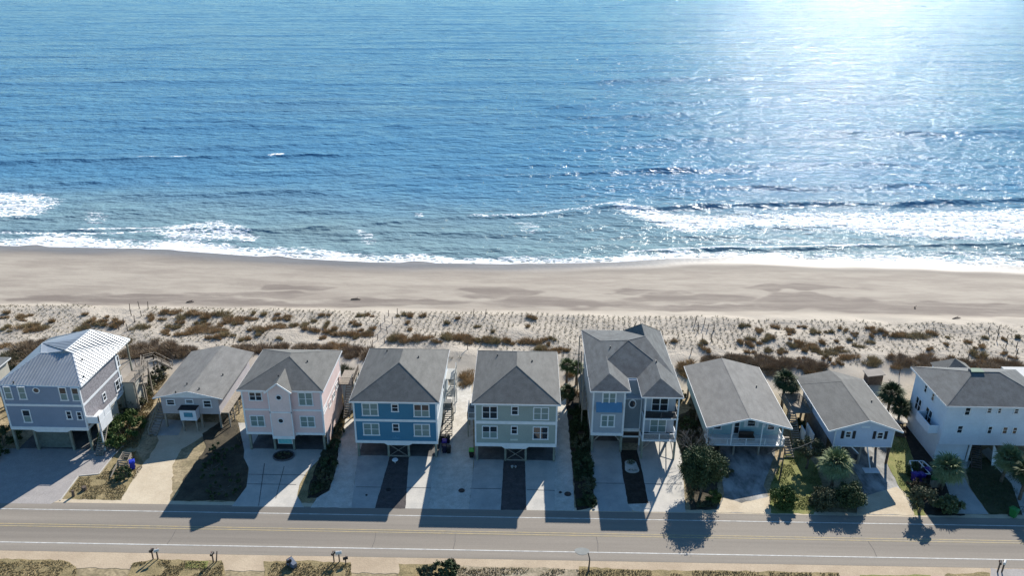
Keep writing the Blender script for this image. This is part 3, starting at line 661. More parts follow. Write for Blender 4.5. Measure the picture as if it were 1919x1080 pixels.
# ============================================================ PINK, BLUE, SAGE houses (raised, hip roofed)
def raised_house(label, x0, x1, y0, y1, ze, zb, roofm, wallm, side_m, apexin, rise, posts, band, storage=True):
    rt = root('beach_house', ((x0+x1)/2, y0, 0), label, 'house')
    zt = ze-.18
    MB().box(x0, x1, y0, y1, zb, zt).build('wall', wallm, rt)
    ov = .42; e = [(x0-ov,y0-ov,ze),(x1+ov,y0-ov,ze),(x1+ov,y1+ov,ze),(x0-ov,y1+ov,ze)]
    hip(x0-ov, x1+ov, y0-ov, y1+ov, ze, rise, apexin).build('roof', roofm, rt)
    c = (x0+x1)/2; a1 = (c, y0-ov+apexin[0], ze+rise); a2 = (c, y1+ov-apexin[1], ze+rise)
    ridgecap(rt, [(a1,a2),(e[0],a1),(e[1],a1),(e[2],a2),(e[3],a2)], roofm)
    fascia(rt, e, M_WHITE, .22)
    # corner boards, belly band, skirt trim
    p = .05
    MB().box(x0-p, x0+.17, y0-p, y0+.2, zb, zt).build('corner_board', M_WHITE, rt)
    MB().box(x1-.17, x1+p, y0-p, y0+.2, zb, zt).build('corner_board', M_WHITE, rt)
    MB().box(x1-.2, x1+p, y1-.2, y1+p, zb, zt).build('corner_board', M_WHITE, rt)
    MB().box(x1-.01, x1+.02, y0+.2, y1-.2, zb, zt).build('side_wall', side_m, rt)
    b2 = MB(); b2.box(x0+.17, x1-.17, y0-.06, y0+.02, band[0], band[1]); b2.box(x1-.02, x1+.06, y0+.22, y1-.22, band[0], band[1]); b2.build('belly_band', M_WHITE, rt)
    nx = len(posts)
    for i, px in enumerate(posts):
        for j, yy in enumerate(np.linspace(y0+.2, y1-.2, 4)):
            pile(rt, px, yy, zb+.02)
    if storage:
        s1 = y0+4.2; MB().box(x0+.6, x1-.9, s1, y1-.4, 0, zb-.005).build('storage_wall', mat('storage_shade_dark', (.05,.05,.05), .85), rt)  # near-black wall set well forward: under-house shade put into its colour
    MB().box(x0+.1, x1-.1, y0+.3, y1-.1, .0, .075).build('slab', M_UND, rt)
    # gutters' ends, satellite etc
    return rt
def skirt(rt, x0, x1, y0, zb, zt_, zmid, c0, c1, ch=.45):
    mb = MB(); y = y0-.055; pts = [(x0,zt_),(x0,zb),(c0-ch,zb),(c0,zmid),(c1,zmid),(c1+ch,zb),(x1,zb),(x1,zt_)]
    n = len(pts); mb.add([(a,y,b_) for a,b_ in pts]+[(a,y0+.06,b_) for a,b_ in pts], [tuple(range(n)), tuple(range(n,2*n))[::-1]]+[(i,i+n,(i+1)%n+n,(i+1)%n) for i in range(n)])
    mb.build('skirt_trim', M_WHITE, rt)
def xbrace(rt, xa, xb, y, z0, z1, m=None):
    MB().bar((xa,y,z0),(xb,y,z1),.12,.05).build('brace', m or M_WOOD, rt); MB().bar((xa,y-.06,z1),(xb,y-.06,z0),.12,.05).build('brace', m or M_WOOD, rt)

# ---- blue
B = raised_house('bright blue two-storey house on piles with sage house on its right', -22.35, -11.3, 90.8, 105.1, 9.0, 2.55, M_SH1, M_S4, siding('pale_blue_white', (.50,.58,.64)), (5.6,5.5), 2.85, [-22.1,-18.05,-15.3,-11.6], (5.72,6.08))
skirt(B, -22.4, -11.25, 90.8, 2.3, 2.72, 2.02, -18.1, -15.2)
for bx, d, bl in [((681,759,712,783),1,True),((736,760,750,775),0,False),((778,760,808,784),1,'half'),((684,796.5,715,819.5),1,True),((738.5,796.7,752,812),0,False),((779,797,809.5,820.5),1,True)]:
    winpx(B, 'F', 90.8, bx, d, bl)
xbrace(B, -18.05, -15.3, 91.0, .1, 2.1); MB().box(-18.1,-15.25,90.95,91.1,.05,.2).build('sill_beam', M_WOOD, B)
c = PY(745,824,90.8); mb = MB(); 
for k in range(9):
    a = R(20+17.5*k); mb.bar((c[0],90.76,c[2]-.15),(c[0]+.75*math.cos(a),90.76,c[2]-.15+.42*math.sin(a)),.10,.05)
mb.build('shell_plaque', mat('plaque_blue',(.13,.35,.52),.6), B)
vent(B, 727,662,10.2); vent(B, 786,673,10.2)
# right side landings of the blue house
mb = MB(); mb.box(-11.28,-10.0,98.3,100.4,3.0,3.12); rail(mb,(-10.05,98.35,3.12),(-10.05,100.35,3.12)); rail(mb,(-11.2,98.35,3.12),(-10.05,98.35,3.12)); mb.build('side_landing', mat('pale_rail', (.42,.42,.40), .8), B)
MB().box(-11.1,-10.2,98.6,99.5,3.13,4.1).build('air_conditioner', M_AC, B)
for yy in (98.4,100.3): pile(B,-10.1,yy,3.0,.15)
mb = MB(); stairs(mb,(-10.4,96.3,0),(-10.6,98.3,3.0),1.0,12); mb.build('side_stairs', M_WOOD, B)
mb = MB(); mb.box(-11.28,-9.9,102.4,105.6,5.6,5.72); rail(mb,(-9.95,102.4,5.72),(-9.95,105.6,5.72)); mb.box(-11.28,-9.9,102.4,105.6,2.7,2.82); rail(mb,(-9.95,102.4,2.82),(-9.95,105.6,2.82)); stairs(mb,(-10.4,105.5,2.8),(-10.4,102.5,5.6),.9,14); mb.build('rear_landing', mat('pale_rail', (.42,.42,.40), .8), B)
for yy in (102.5,105.5): pile(B,-10.0,yy,6.7,.15,M_WHITE)
MB().box(-11.28,-11.2,99.2,101.2,4.4,6.6).build('shutter_panel', M_S6B, B)
MB().box(-22.75,-22.36,93.0,94.2,3.2,4.3).build('air_conditioner', M_AC, B)
# ---- sage
S = raised_house('sage green two-storey house on piles right of the bright blue house', -6.22, 4.6, 90.3, 104.4, 9.25, 2.65, M_SH1, M_S5, M_S5, (5.5,5.3), 2.7, [-6.0,-2.2,.55,4.35], (5.94,6.4))
skirt(S, -6.27, 4.65, 90.3, 2.42, 2.95, 2.08, -2.25, .5)
for bx, d, bl in [((906,761.3,936,785.7),1,False),((960.7,761.3,975,778),0,False),((1002.3,762.7,1032,786.7),1,True),((906.7,798.7,936.3,822.3),1,'half'),((960.7,798.3,974,814),0,False),((1001.7,799.3,1031.3,823.3),1,False)]:
    winpx(S, 'F', 90.3, bx, d, bl)
xbrace(S, -2.2, .55, 90.5, .1, 2.15); MB().box(-2.25,.6,90.45,90.6,.05,.2).build('sill_beam', M_WOOD, S)
c = PY(967,824.5,90.3); MB().box(c[0]-.5,c[0]+.5,90.24,90.31,c[2]-.12,c[2]+.13).build('house_plaque', mat('plaque_white',(.55,.6,.55),.6), S)
vent(S, 934,668,10.4); vent(S, 999,678,10.4)
mb = MB(); mb.box(-7.7,-6.24,96.0,99.2,2.9,3.02); rail(mb,(-7.65,96.05,3.02),(-7.65,99.2,3.02)); rail(mb,(-7.65,96.05,3.02),(-6.3,96.05,3.02)); mb.build('side_landing', M_WHITE, S)
MB().box(-7.5,-6.5,96.3,97.3,3.04,4.0).build('air_conditioner', M_AC, S); MB().box(-7.5,-6.5,97.6,98.6,3.04,4.0).build('air_conditioner', M_AC, S)
for yy in (96.1,99.1): pile(S,-7.6,yy,2.9,.15)
# ---- pink
K = raised_house('pale pink two-storey house with round windows and small front gable', -37.5, -26.8, 92.0, 102.9, 9.75, 2.72, M_SH1, M_S3, M_S3B, (5.6,5.1), 2.15, [-37.2,-33.9,-31.3,-27.05], (6.40,6.66))  # side cladding is a paler pink: sunlight on that wall painted into its colour
bx0, bx1 = PY(505.5,760,91.4)[0], PY(547.5,760,91.4)[0]
MB().box(bx0,bx1,91.4,92.0,2.5,9.75).build('bay_wall', M_S3B, K)
gz = 9.75; pk = ((bx0+bx1)/2, 91.1, 11.15)
MB().add([(bx0,91.4,9.75),(bx1,91.4,9.75),((bx0+bx1)/2,91.4,11.05),(bx0,92.2,9.75),(bx1,92.2,9.75),((bx0+bx1)/2,92.2,11.05)],[(0,1,2),(5,4,3),(0,2,5,3),(2,1,4,5)]).build('gable_wall', M_S3B, K)
rb = ((bx0+bx1)/2, 95.2, 11.15)
MB().slab([(bx0-.3,91.1,9.72),pk,rb,(bx0-.3,93.2,9.72)],.12).slab([pk,(bx1+.3,91.1,9.72),(bx1+.3,93.2,9.72),rb],.12).build('gable_roof', M_SH1, K)
mb = MB(); mb.bar((bx0-.3,91.05,9.62),(pk[0],91.05,11.05),.08,.2); mb.bar((bx1+.3,91.05,9.62),(pk[0],91.05,11.05),.08,.2)
for a in (bx0,bx1-.14): mb.box(a,a+.14,91.36,91.42,2.5,9.7)
mb.box(bx0,bx1,91.35,91.43,2.32,2.75); mb.box(bx0,bx1,91.36,91.42,6.40,6.6); mb.build('bay_trim', M_WHITE, K)
skirt(K, -37.55, -26.75, 92.0, 2.62, 2.98, 2.45, bx0+.1, bx1-.1)
for bx, d, bl in [((469,741,494,757.5),1,False),((561.7,740.7,589.3,765.7),1,True),((472,785,500,806),1,True),((565.5,785,594,806),1,True)]:
    winpx(K, 'F', 92.0, bx, d, bl)
roundwin(K, 91.4, 525, 751.3, .42, .42); roundwin(K, 91.4, 529.7, 794.7, .42, .42)
for q in [(612,772,8,9),(621,761,5,12),(627.5,746,5,14),(633,728,5,12)]: winpx(K,'R',-26.8,(q[0]-q[2]*.5,q[1]-q[3]/2,q[0]+q[2]*.5,q[1]+q[3]/2),0,False,.1)
MB().box(-26.95,-26.85,93.2,102.7,0,2.8).build('lattice_wall', M_S3B, K)
c = PY(539,833,91.9); MB().box(c[0]-.95,c[0]+.85,91.85,91.92,c[2]-.35,c[2]+.32).build('sign_plaque', mat('plaque_turquoise',(.10,.42,.46),.5,(.22,.5,.5),4), K)
MB().box(c[0]-1.05,c[0]+.95,91.92,91.97,c[2]-.45,c[2]+.42).build('sign_frame', M_WHITE, K)
vent(K,578,684,10.6); vent(K,524,712,10.9)
MB().box(-38.1,-37.55,94.3,95.3,3.4,4.5).build('air_conditioner', M_AC, K)
mb = MB(); mb.box(-26.8,-24.6,101.2,105.4,5.2,5.32); rail(mb,(-24.7,101.3,5.32),(-24.7,105.4,5.32)); rail(mb,(-26.7,101.3,5.32),(-24.7,101.3,5.32)); stairs(mb,(-25.2,98.0,1.5),(-25.2,101.2,5.2),.9,14); mb.bar((-24.7,98.0,2.5),(-24.7,101.2,6.2),.08); mb.build('rear_deck', M_WOOD, K)
MB().box(-26.6,-24.9,102.6,105.2,0,5.2).build('deck_wall', M_WHITE, K)
for yy in (101.3,103.3,105.3): pile(K,-24.7,yy,5.2,.18)

# ============================================================ H1 metal-roof slate house
H1 = root('beach_house', (-64,91,0), 'slate blue house with ribbed white metal roof at the left', 'house')
x0,x1,yf,yr = -69.3,-58.75,91.2,105.0
MB().box(x0,x1,yf,101.3,3.4,9.95).build('front_wall', M_S1, H1)
MB().box(x1-.02,x1+.03,yf+.1,101.2,3.45,9.94).build('side_wall', M_S1R, H1)
MB().box(x0,x1-2.2,101.3,yr,3.4,9.9).build('rear_wall', M_S2, H1)
MB().box(x1-2.2,x1,101.3,yr,3.4,3.55).build('porch_floor', M_WOOD, H1); MB().box(x1-2.2,x1,101.32,yr,6.6,6.75).build('porch_floor', M_WOOD, H1)
for yy in (101.5, yr-.1): pile(H1, x1-.05, yy, 9.95, .2)
V_ = dict(FL=P(-5,733.5,10.15), FR=P(154,735,10.15), RR=P(245,645,10.05), M=P(231,661,10.05), A=P(137,672,12.2), B=P(78,673,12.2), R0=P(123,668,12.6), R1=P(170,628,12.6), C=P(80,655,12.1))
V_['RL'] = (V_['FL'][0]-.4, V_['RR'][1], 10.05)
faces = [['FL','FR','A','B'],['FR','M','A'],['M','RR','R1','R0','A'],['B','A','R0','C'],['FL','B','C','RL'],['C','R0','R1','RL'],['RL','R1','RR']]
mb = MB()
for f in faces: mb.slab([V_[k] for k in f], .1)
def ribs(mb, a, b_, c_, d_, n):      # ribs from edge a-b to edge c-d
    for i in range(n+1):
        t_ = (i+.0)/n; p = Vector(a).lerp(Vector(b_), t_); q = Vector(c_).lerp(Vector(d_), t_)
        mb.bar(p+Vector((0,0,.05)), q+Vector((0,0,.05)), .07, .12)
def ribs_clip(mb, poly, dirv, sp, rh=.07):
    """parallel ribs in direction dirv (xy) over a polygon face"""
    d = Vector(dirv).normalized(); pn = Vector((-d.y, d.x)); pts = [Vector(p) for p in poly]; us = [p.x*pn.x+p.y*pn.y for p in pts]
    k = math.ceil(min(us)/sp)*sp
    while k < max(us):
        hit = []
        for i in range(len(pts)):
            a, b_ = pts[i], pts[(i+1) % len(pts)]; ua, ub = us[i], us[(i+1) % len(pts)]
            if (ua-k)*(ub-k) < 0: hit.append(a.lerp(b_, (k-ua)/(ub-ua)))
        if len(hit) >= 2: mb.bar(hit[0]+Vector((0,0,.02)), hit[1]+Vector((0,0,.02)), .06, rh)
        k += sp
ribs_clip(mb, [V_[k] for k in faces[0]], (0,1), .43)
ribs_clip(mb, [V_[k] for k in faces[1]], (1,-.12), .62, .13); ribs_clip(mb, [V_[k] for k in faces[2]], (1,0.02), .62, .13)
ribs_clip(mb, [V_[k] for k in faces[4]], (1,0), .5); ribs_clip(mb, [V_[k] for k in faces[5]], (1,0), .5)
mb.build('roof', M_METALR, H1)
ridgecap(H1, [(V_['R0'],V_['R1']),(V_['A'],V_['FR']),(V_['B'],V_['FL']),(V_['A'],V_['M']),(V_['B'],V_['A']),(V_['R1'],V_['RL']),(V_['R1'],V_['RR'])], mat('ridge_metal',(.62,.64,.66),.4,metal=.3), .3)
fascia(H1, [V_['FL'],V_['FR'],V_['RR'],V_['RL']], M_WHITE, .2)
vent(H1,156,686,11.2); vent(H1,28,731,10.6); vent(H1,160,718,10.7)
mb = MB()
mb.box(x0-.04,x1+.06,yf-.06,yf+.02,7.04,7.36); mb.box(x0-.04,x1+.06,yf-.07,yf+.02,3.35,3.8); mb.box(x1,x1+.08,yf+.02,101.2,7.04,7.36); mb.box(x1,x1+.08,yf+.02,101.2,3.4,3.85)
mb.box(x0-.05,x0+.18,yf-.05,yf+.02,3.8,9.9); mb.box(x1-.15,x1+.07,yf-.052,yf+.15,3.8,9.9); mb.box(x1-.02,x1+.09,101.0,101.3,3.4,9.9)
mb.build('trim', M_WHITE, H1)
for (cx,cy,w_,h_,bl) in [(18,749,15,24,True),(44.5,749,15,24,True),(121.5,749.5,15,25,'half'),(144.5,750,14.5,25,'half'),(54,792,16,24,'half'),(132.8,789,11,16,False),(152.5,790,10.5,16,False)]:
    winpx(H1,'F',yf,(cx-w_/2,cy-h_/2,cx+w_/2,cy+h_/2),0,bl)
roundwin(H1, yf, 70.5, 743.6, .5, .45)
def sidew(rt, X_, px, py, wy, hz, **k):
    a = PX(px,py,X_); window(rt,'R' if k.pop('right',True) else 'L',X_,a[1],a[2],wy,hz,**k)
sidew(H1, x1+.03, 198, 754, .9, 1.25); sidew(H1, x1+.03, 225, 729, 2.1, 1.7, dbl=True); sidew(H1, x1+.03, 221.5, 688, .95, 1.8); sidew(H1, x1+.03, 226, 750, 1.6, .7)
# small square balcony on the front right
mb = MB(); mb.box(x1,x1+1.7,yf+.05,yf+3.3,4.4,4.52); rail(mb,(x1+.05,yf+.1,4.52),(x1+1.65,yf+.1,4.52),1,0); rail(mb,(x1+1.65,yf+.1,4.52),(x1+1.65,yf+3.3,4.52),1,0)
mb.box(x1+1.62,x1+1.68,yf+.1,yf+3.3,3.0,5.4); mb.box(x1+.05,x1+1.65,yf+.07,yf+.13,4.5,5.4); mb.build('side_balcony', M_WHITE, H1)
mb = MB(); stairs(mb,(x1+1.4,yf-1.2,.05),(x1+1.0,yf+3.4,4.3),.9,20); mb.build('side_stairs', M_WOOD, H1)
for xx in (x0+.1,-66.3,-61.4,x1-.1):
    for yy in (yf+.1,95.5,100.9): pile(H1, xx, yy, 3.42, .3)
pile(H1,x1+1.6,yf+.15,4.4,.16,M_WHITE)
mb = MB(); a = PY(74,840,92.0); b_ = PY(140,840,92.0)
for k in range(17): mb.box(a[0],b_[0],91.9,91.96,.05+k*.19,.05+k*.19+.12)
mb.box(a[0],a[0]+.12,91.85,91.99,0,3.4); mb.box(b_[0]-.12,b_[0],91.85,91.99,0,3.4); mb.build('slatted_screen', mat('grey_slats',(.22,.25,.22),.85,(.15,.17,.15),2,fine=.1), H1)
MB().box(x0+.5,x1-2.8,95.8,101.0,0,3.38).build('storage_wall', M_DARK, H1)
mb = MB(); mb.box(x1-.12,x1-.02,93.4,94.9,0,3.4); mb.box(x1-.12,x1-.02,96.7,99.2,0,3.4); mb.build('ground_wall', M_S0, H1)
skirt(H1, x0, x1, yf, 3.3, 3.5, 3.0, -65.9, -61.7, .5)
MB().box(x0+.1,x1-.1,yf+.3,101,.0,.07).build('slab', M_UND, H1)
# rear deck with beach stairs
mb = MB(); mb.box(x1-.0,x1+1.9,101.3,106.2,4.9,5.05); rail(mb,(x1+1.85,102.0,5.05),(x1+1.85,106.2,5.05),1,.3); rail(mb,(x1,106.15,5.05),(x1+1.85,106.15,5.05),1,.3)
mb.build('rear_deck', M_WOOD, H1)
MB().box(x1+.1,x1+1.6,101.5,104,0,4.9).build('deck_wall', M_S0, H1)
for q in [(x1+1.8,101.5),(x1+1.8,104),(x1+1.8,106.1)]: pile(H1,q[0],q[1],4.9,.2,M_WOOD)
WK = root('walkover', P(285,700,2), 'timber beach walkover with stairs behind the metal-roofed house', 'walkover')
a = (x1+1.95,105.2,4.0); 
mb = MB(); p1 = P(270,688,3.5); p2 = P(292,682,3.2); p3 = P(324,697,1.1)
mb.bar((x1+2.0,103.2,3.7),p1,1.4,.12); mb.bar(p1,p2,1.4,.12); mb.build('boardwalk', M_WOOD, WK)
mb = MB(); stairs(mb,p3,p2,1.3,12); mb.build('stairs', M_WOOD, WK)
mb = MB()
for s_ in (-.7,.7):
    rail(mb,(x1+2.0+s_*.5,103.2-s_*.5,3.7),(p1[0]+s_*.5,p1[1]-s_*.5,3.5),1,.0); rail(mb,(p1[0],p1[1]-s_*.6,3.5),(p2[0],p2[1]-s_*.6,3.2),1,.0); rail(mb,(p2[0],p2[1]-s_*.6,3.2),(p3[0],p3[1]-s_*.6,1.1),1,.0)
mb.build('railing', M_WOOD, WK)
for q in (p1,p2,((p1[0]+x1+2)/2,(p1[1]+103.2)/2,3.6)):
    for s_ in (-.6,.6): pile(WK,q[0],q[1]+s_,q[2],.16,M_WOOD)

# ============================================================ H0 sliver at far left
H0 = root('beach_house', (-78,94,0), 'sand-coloured house with dark roof cut off at the left edge', 'house')
MB().box(-86,-72.6,95.2,104,2.6,7.0).build('wall', M_S0, H0)
hip(-86.5,-72.2,94.8,104.4,7.2,2.0,(4.8,4.8)).build('roof', M_SH3, H0); fascia(H0,[(-86.5,94.8,7.2),(-72.2,94.8,7.2),(-72.2,104.4,7.2),(-86.5,104.4,7.2)])
for yy in (95.5,98.5,101.5,103.7): pile(H0,-72.9,yy,2.6)
for yy in (95.5,103.7): pile(H0,-78,yy,2.6)
mb = MB(); mb.box(-72.6,-70.6,101.5,106,4.2,4.35); rail(mb,(-70.7,101.6,4.35),(-70.7,106,4.35),1,.3); rail(mb,(-72.6,106,4.35),(-70.7,106,4.35),1,.3); mb.build('side_deck', M_WOOD, H0)
for yy in (101.6,105.9): pile(H0,-70.7,yy,4.2,.18)
mb = MB(); stairs(mb,(-71.6,93.2,.1),(-71.6,97.6,2.7),1.1,12); rail(mb,(-71.0,93.2,.1),(-71.0,97.6,2.7),1,.0); mb.build('stairs', M_WOOD, H0)
H0.location.x -= 4.2; window(H0,'R',-72.6,98,4.8,1.0,1.3); window(H0,'F',95.2,-75,4.8,1.0,1.3)

# ============================================================ H2 low grey cottage
H2 = root('beach_house', (-47,97,0), 'low grey gabled cottage on short piles beside the pink house', 'house')
x0,x1,yf,yr = -51.3,-43.1,97.3,110.6
MB().box(x0,x1,yf,yr,2.35,4.95).build('wall', M_S2, H2)
zr = 6.15; xm = -47.15; e0,e1,f0,f1 = -52.3,-42.35,97.02,111.25
MB().add([(x0,yf-.0,4.93),(x1,yf,4.93),(xm,yf,6.0),(x0,yf+.1,4.93),(x1,yf+.1,4.93),(xm,yf+.1,6.0)],[(0,1,2),(5,4,3),(0,2,5,3),(2,1,4,5)]).build('gable_wall', M_WHITE, H2)
MB().slab([(e0,f0,5.0),(xm,f0,zr),(xm,f1,zr),(e0,f1,5.0)],.16).slab([(xm,f0,zr),(e1,f0,5.0),(e1,f1,5.0),(xm,f1,zr)],.16).build('roof', M_SH2, H2)
ridgecap(H2, [((xm,f0,zr),(xm,f1,zr))], M_SH2, .3)
mb = MB(); mb.bar((e0,f0-.02,4.95),(xm,f0-.02,zr-.05),.04,.16); mb.bar((e1,f0-.02,4.95),(xm,f0-.02,zr-.05),.04,.16); mb.build('fascia', M_WHITE, H2)
winpx(H2,'F',yf,(314.5,757,331,768)); winpx(H2,'F',yf,(350,756.5,365.5,764.5)); winpx(H2,'F',yf,(383.5,757.5,399.5,771.5),0,False)
bx0,bx1 = PY(340,785,96.2)[0],PY(370.5,785,96.2)[0]
MB().box(bx0,bx1,96.2,97.3,1.9,3.7).build('bay_box', M_S10, H2); MB().box(bx0-.1,bx1+.1,96.0,97.3,3.7,3.8).build('bay_cap', M_DARK, H2)
MB().box(bx0+.6,bx1-.5,96.14,96.2,2.5,3.2).build('bay_window', mat('teal_glass',(.08,.27,.36),.2,(.06,.2,.3),3), H2)
for xx in (x0+.2,-48.6,-45.9,x1-.1):
    for yy in (yf+.1,101,105.5,110.3): pile(H2,xx,yy,2.37,.26,M_WOOD)
pile(H2,bx0+.2,96.4,1.9,.2,M_WOOD); pile(H2,bx1-.2,96.4,1.9,.2,M_WOOD)
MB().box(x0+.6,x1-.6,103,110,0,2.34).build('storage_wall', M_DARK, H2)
mb = MB(); stairs(mb,(-52.2,95.0,.1),(-52.0,99.3,2.6),1.1,11); rail(mb,(-52.7,95.0,.1),(-52.6,99.3,2.6),1,.0); mb.build('stairs', M_WOOD, H2)
mb = MB(); mb.box(x1,-42.0,97.6,110.8,2.3,2.42)
for i in range(8): mb.box(-42.1,-41.95,97.6+i*1.85,97.75+i*1.85,-.1,2.3)
for i in range(7): mb.bar((-42.02,97.7+i*1.85,.3),(-42.02,99.5+i*1.85,2.2),.08)
mb.build('side_walkway', M_WOOD, H2)
vent(H2,332,745,5.9); vent(H2,353,729,5.9); vent(H2,376,738,5.9); vent(H2,420,711,5.6)

# ============================================================ H4 tall twin-gabled house
T4 = root('beach_house', (15,93,0), 'tall grey twin-winged house with balconies and blue awning', 'house')
MB().box(9.45,20.6,95.6,110.1,3.1,9.85).build('main_wall', M_S6, T4)
MB().box(9.45,13.75,92.8,95.6,3.1,9.85).build('left_wing_wall', M_S6, T4)
ze = 10.0; sl = .46
A_ = (14.95,101.9,12.75)
FLc,FRc,RRc,RLc = (8.95,95.9,ze),(21.0,95.9,ze),(21.0,110.65,ze),(8.95,110.65,ze)
Q_ = (11.35,104.8,11.1); Rp = (17.5,103.2,12.8); Rq = (17.5,107.0,12.95); C1 = (15.35,110.65,ze)
mb = MB(); mb.add([FLc,FRc,RRc,RLc,A_,Q_,Rp,Rq,C1],[(0,1,4),(0,4,5),(0,5,3),(3,5,8),(5,6,8),(5,4,6),(8,6,7),(8,7,2),(4,1,6),(6,1,2,7)])
lo = [(q[0],q[1],q[2]-.2) for q in (FLc,FRc,RRc,RLc)]; mb.add([FLc,FRc,RRc,RLc]+lo,[(0,4,5,1),(1,5,6,2),(2,6,7,3),(3,7,4,0),(4,7,6,5)])
mb.build('main_roof', M_SH3, T4)
def wing(x0_,x1_,yfr,rid,apy,yb,nm):
    mb = MB(); c = (x0_+x1_)/2; a1=(c,apy,rid); a2=(c,yb,rid)
    mb.add([(x0_,yfr,ze),(x1_,yfr,ze),(x1_,yb,ze),(x0_,yb,ze),a1,a2],[(0,1,4),(1,2,5,4),(3,0,4,5),(2,3,5)])
    mb.add([(x0_,yfr,ze),(x1_,yfr,ze),(x1_,yb,ze),(x0_,yb,ze)]+[(q,r_,ze-.2) for q,r_ in ((x0_,yfr),(x1_,yfr),(x1_,yb),(x0_,yb))],[(0,4,5,1),(1,5,6,2),(3,7,4,0),(4,7,6,5)])
    mb.build(nm, M_SH3, T4); fascia(T4,[(x0_,yb,ze),(x0_,yfr,ze),(x1_,yfr,ze),(x1_,yb,ze)][:4],M_WHITE,.2)
wing(9.0,14.35,92.2,11.33,94.7,99.6,'left_wing_roof'); wing(15.6,21.1,90.9,11.38,93.5,99.8,'right_wing_roof')
ridgecap(T4,[(A_,FLc),(A_,FRc),(A_,Q_),(Q_,RLc),(A_,Rp),(Rp,Rq),(Rq,RRc),(Rq,C1)],M_SH3,.25)
fascia(T4,[FRc,RRc,RLc,FLc],M_WHITE,.22)
winpx(T4,'F',92.8,(1131,733,1158,756.5),1,True,.18); winpx(T4,'F',92.8,(1128.6,775,1155.7,798.5),1,True,.18)
a = PY(1119.5,762,92.7); b_ = PY(1168,762,92.7)
MB().add([(a[0],92.8,8.0),(b_[0],92.8,8.0),(b_[0],92.0,7.0),(a[0],92.0,7.0),(a[0],92.8,7.9),(b_[0],92.8,7.9),(b_[0],92.0,6.85),(a[0],92.0,6.85)],[(0,3,2,1),(4,5,6,7),(3,7,6,2),(0,4,7,3),(1,2,6,5)]).build('awning', M_AWN, T4)
mb = MB(); mb.box(9.42,13.78,92.72,92.82,2.75,3.2); mb.box(9.40,9.62,92.74,92.82,3.2,9.8); mb.box(13.55,13.80,92.74,92.82,3.2,9.8); mb.box(13.73,13.83,92.8,95.6,2.75,3.2); mb.box(9.37,9.47,92.8,110.1,2.75,3.2); mb.build('trim', M_WHITE, T4)
# stair tower between wings
tx0,tx1 = 13.78,16.3
MB().box(tx0,tx1,94.6,95.6,2.75,7.45).build('centre_wall', M_S6B, T4); roundwin(T4,94.6,1188,754.3,.53,.72)
mb = MB(); mb.box(tx0,tx1,94.5,95.6,7.45,7.55); mb.box(tx0,tx1,94.52,94.64,2.3,2.8); mb.box(tx1-.12,tx1+.03,94.53,94.62,2.8,7.45); mb.build('centre_trim', M_WHITE, T4)
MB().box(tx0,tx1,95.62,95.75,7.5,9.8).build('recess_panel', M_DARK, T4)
mb = MB(); mb.box(tx0-.1,tx1+.1,94.5,94.62,1.35,1.6); mb.build('beam', M_WHITE, T4); pile(T4,tx1+.05,94.6,2.4,.2,M_WHITE); pile(T4,tx0-.1,94.6,2.4,.2,M_PILE)
MB().box(tx0,tx1,95.2,95.3,.0,2.75).build('brown_screen', M_BROWN, T4)
# right wing balconies
MB().box(16.35,20.6,93.2,95.6,2.9,9.85).build('right_wing_wall', M_S6, T4)
mb = MB()
for zf in (3.02,6.42): mb.box(16.15,20.75,91.35,93.2,zf-.17,zf+.0)
mb.build('balcony_floor', M_WHITE, T4)
MB().box(16.3,20.6,91.5,93.2,6.43,6.47).build('deck_boards', M_DARK, T4)
MB().box(16.3,20.6,91.5,93.2,3.03,3.07).build('deck_boards', M_DARK, T4)
for zf,bl in ((3.02,True),(6.42,False)):
    mb = MB(); rail(mb,(16.25,91.4,zf),(20.65,91.4,zf),1.0,.14,2.2); rail(mb,(20.65,91.4,zf),(20.65,93.2,zf),1.0,.14); mb.build('balcony_railing', M_WHITE if zf < 5 else mat('dark_rail',(.06,.07,.08),.6), T4)
    window(T4,'F',93.2,18.5,zf+1.15,2.3,2.1,True,bl,.12,name='sliding_door')
for xx in (16.25,20.62): pile(T4,xx,91.42,9.85,.18,M_WHITE,2.85,'balcony_post'); pile(T4,xx,91.42,2.85,.26)
pile(T4,16.4,93.3,2.9); 
for xx in (9.65,13.6): pile(T4,xx,92.95,2.8); pile(T4,xx,95.7,3.1); pile(T4,xx,100,3.1)
for xx in (16.5,20.4): pile(T4,xx,95.7,3.1); pile(T4,xx,100,3.1); pile(T4,xx,105,3.1)
mb = MB(); mb.bar((9.65,92.95,1.6),(10.7,92.95,2.8),.12); mb.bar((13.6,92.95,1.6),(12.6,92.95,2.8),.12); mb.bar((16.25,91.42,1.6),(17.3,91.42,2.85),.12); mb.bar((16.25,91.42,2.2),(17.6,91.42,2.9),.05); mb.build('knee_brace', M_WOOD, T4)
mb = MB(); mb.bar((20.62,91.5,2.6),(20.4,95.7,.3),.1); mb.bar((20.62,91.5,.3),(20.4,95.7,2.6),.1); mb.bar((20.4,95.7,2.8),(20.4,100,.3),.1); mb.bar((20.4,95.7,.3),(20.4,100,2.8),.1); mb.build('cross_brace', M_WOOD, T4)
MB().box(10.2,19.5,98.5,109.5,0,3.08).build('storage_wall', mat('storage_brown_shade',(.09,.085,.08),.85), T4)  # storage colour kept dark, painting in the shade below the house
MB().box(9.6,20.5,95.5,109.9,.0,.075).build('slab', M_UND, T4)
vent(T4,1145,650,11.3); vent(T4,1232,676,11.4)
mb = MB(); rail(mb,(9.3,99,3.1),(9.3,109,3.1),1,.0); mb.box(8.5,9.4,98.9,109.1,2.95,3.1); 
for yy in (99,104,109): mb.box(8.5,8.65,yy-.07,yy+.07,0,9.8)
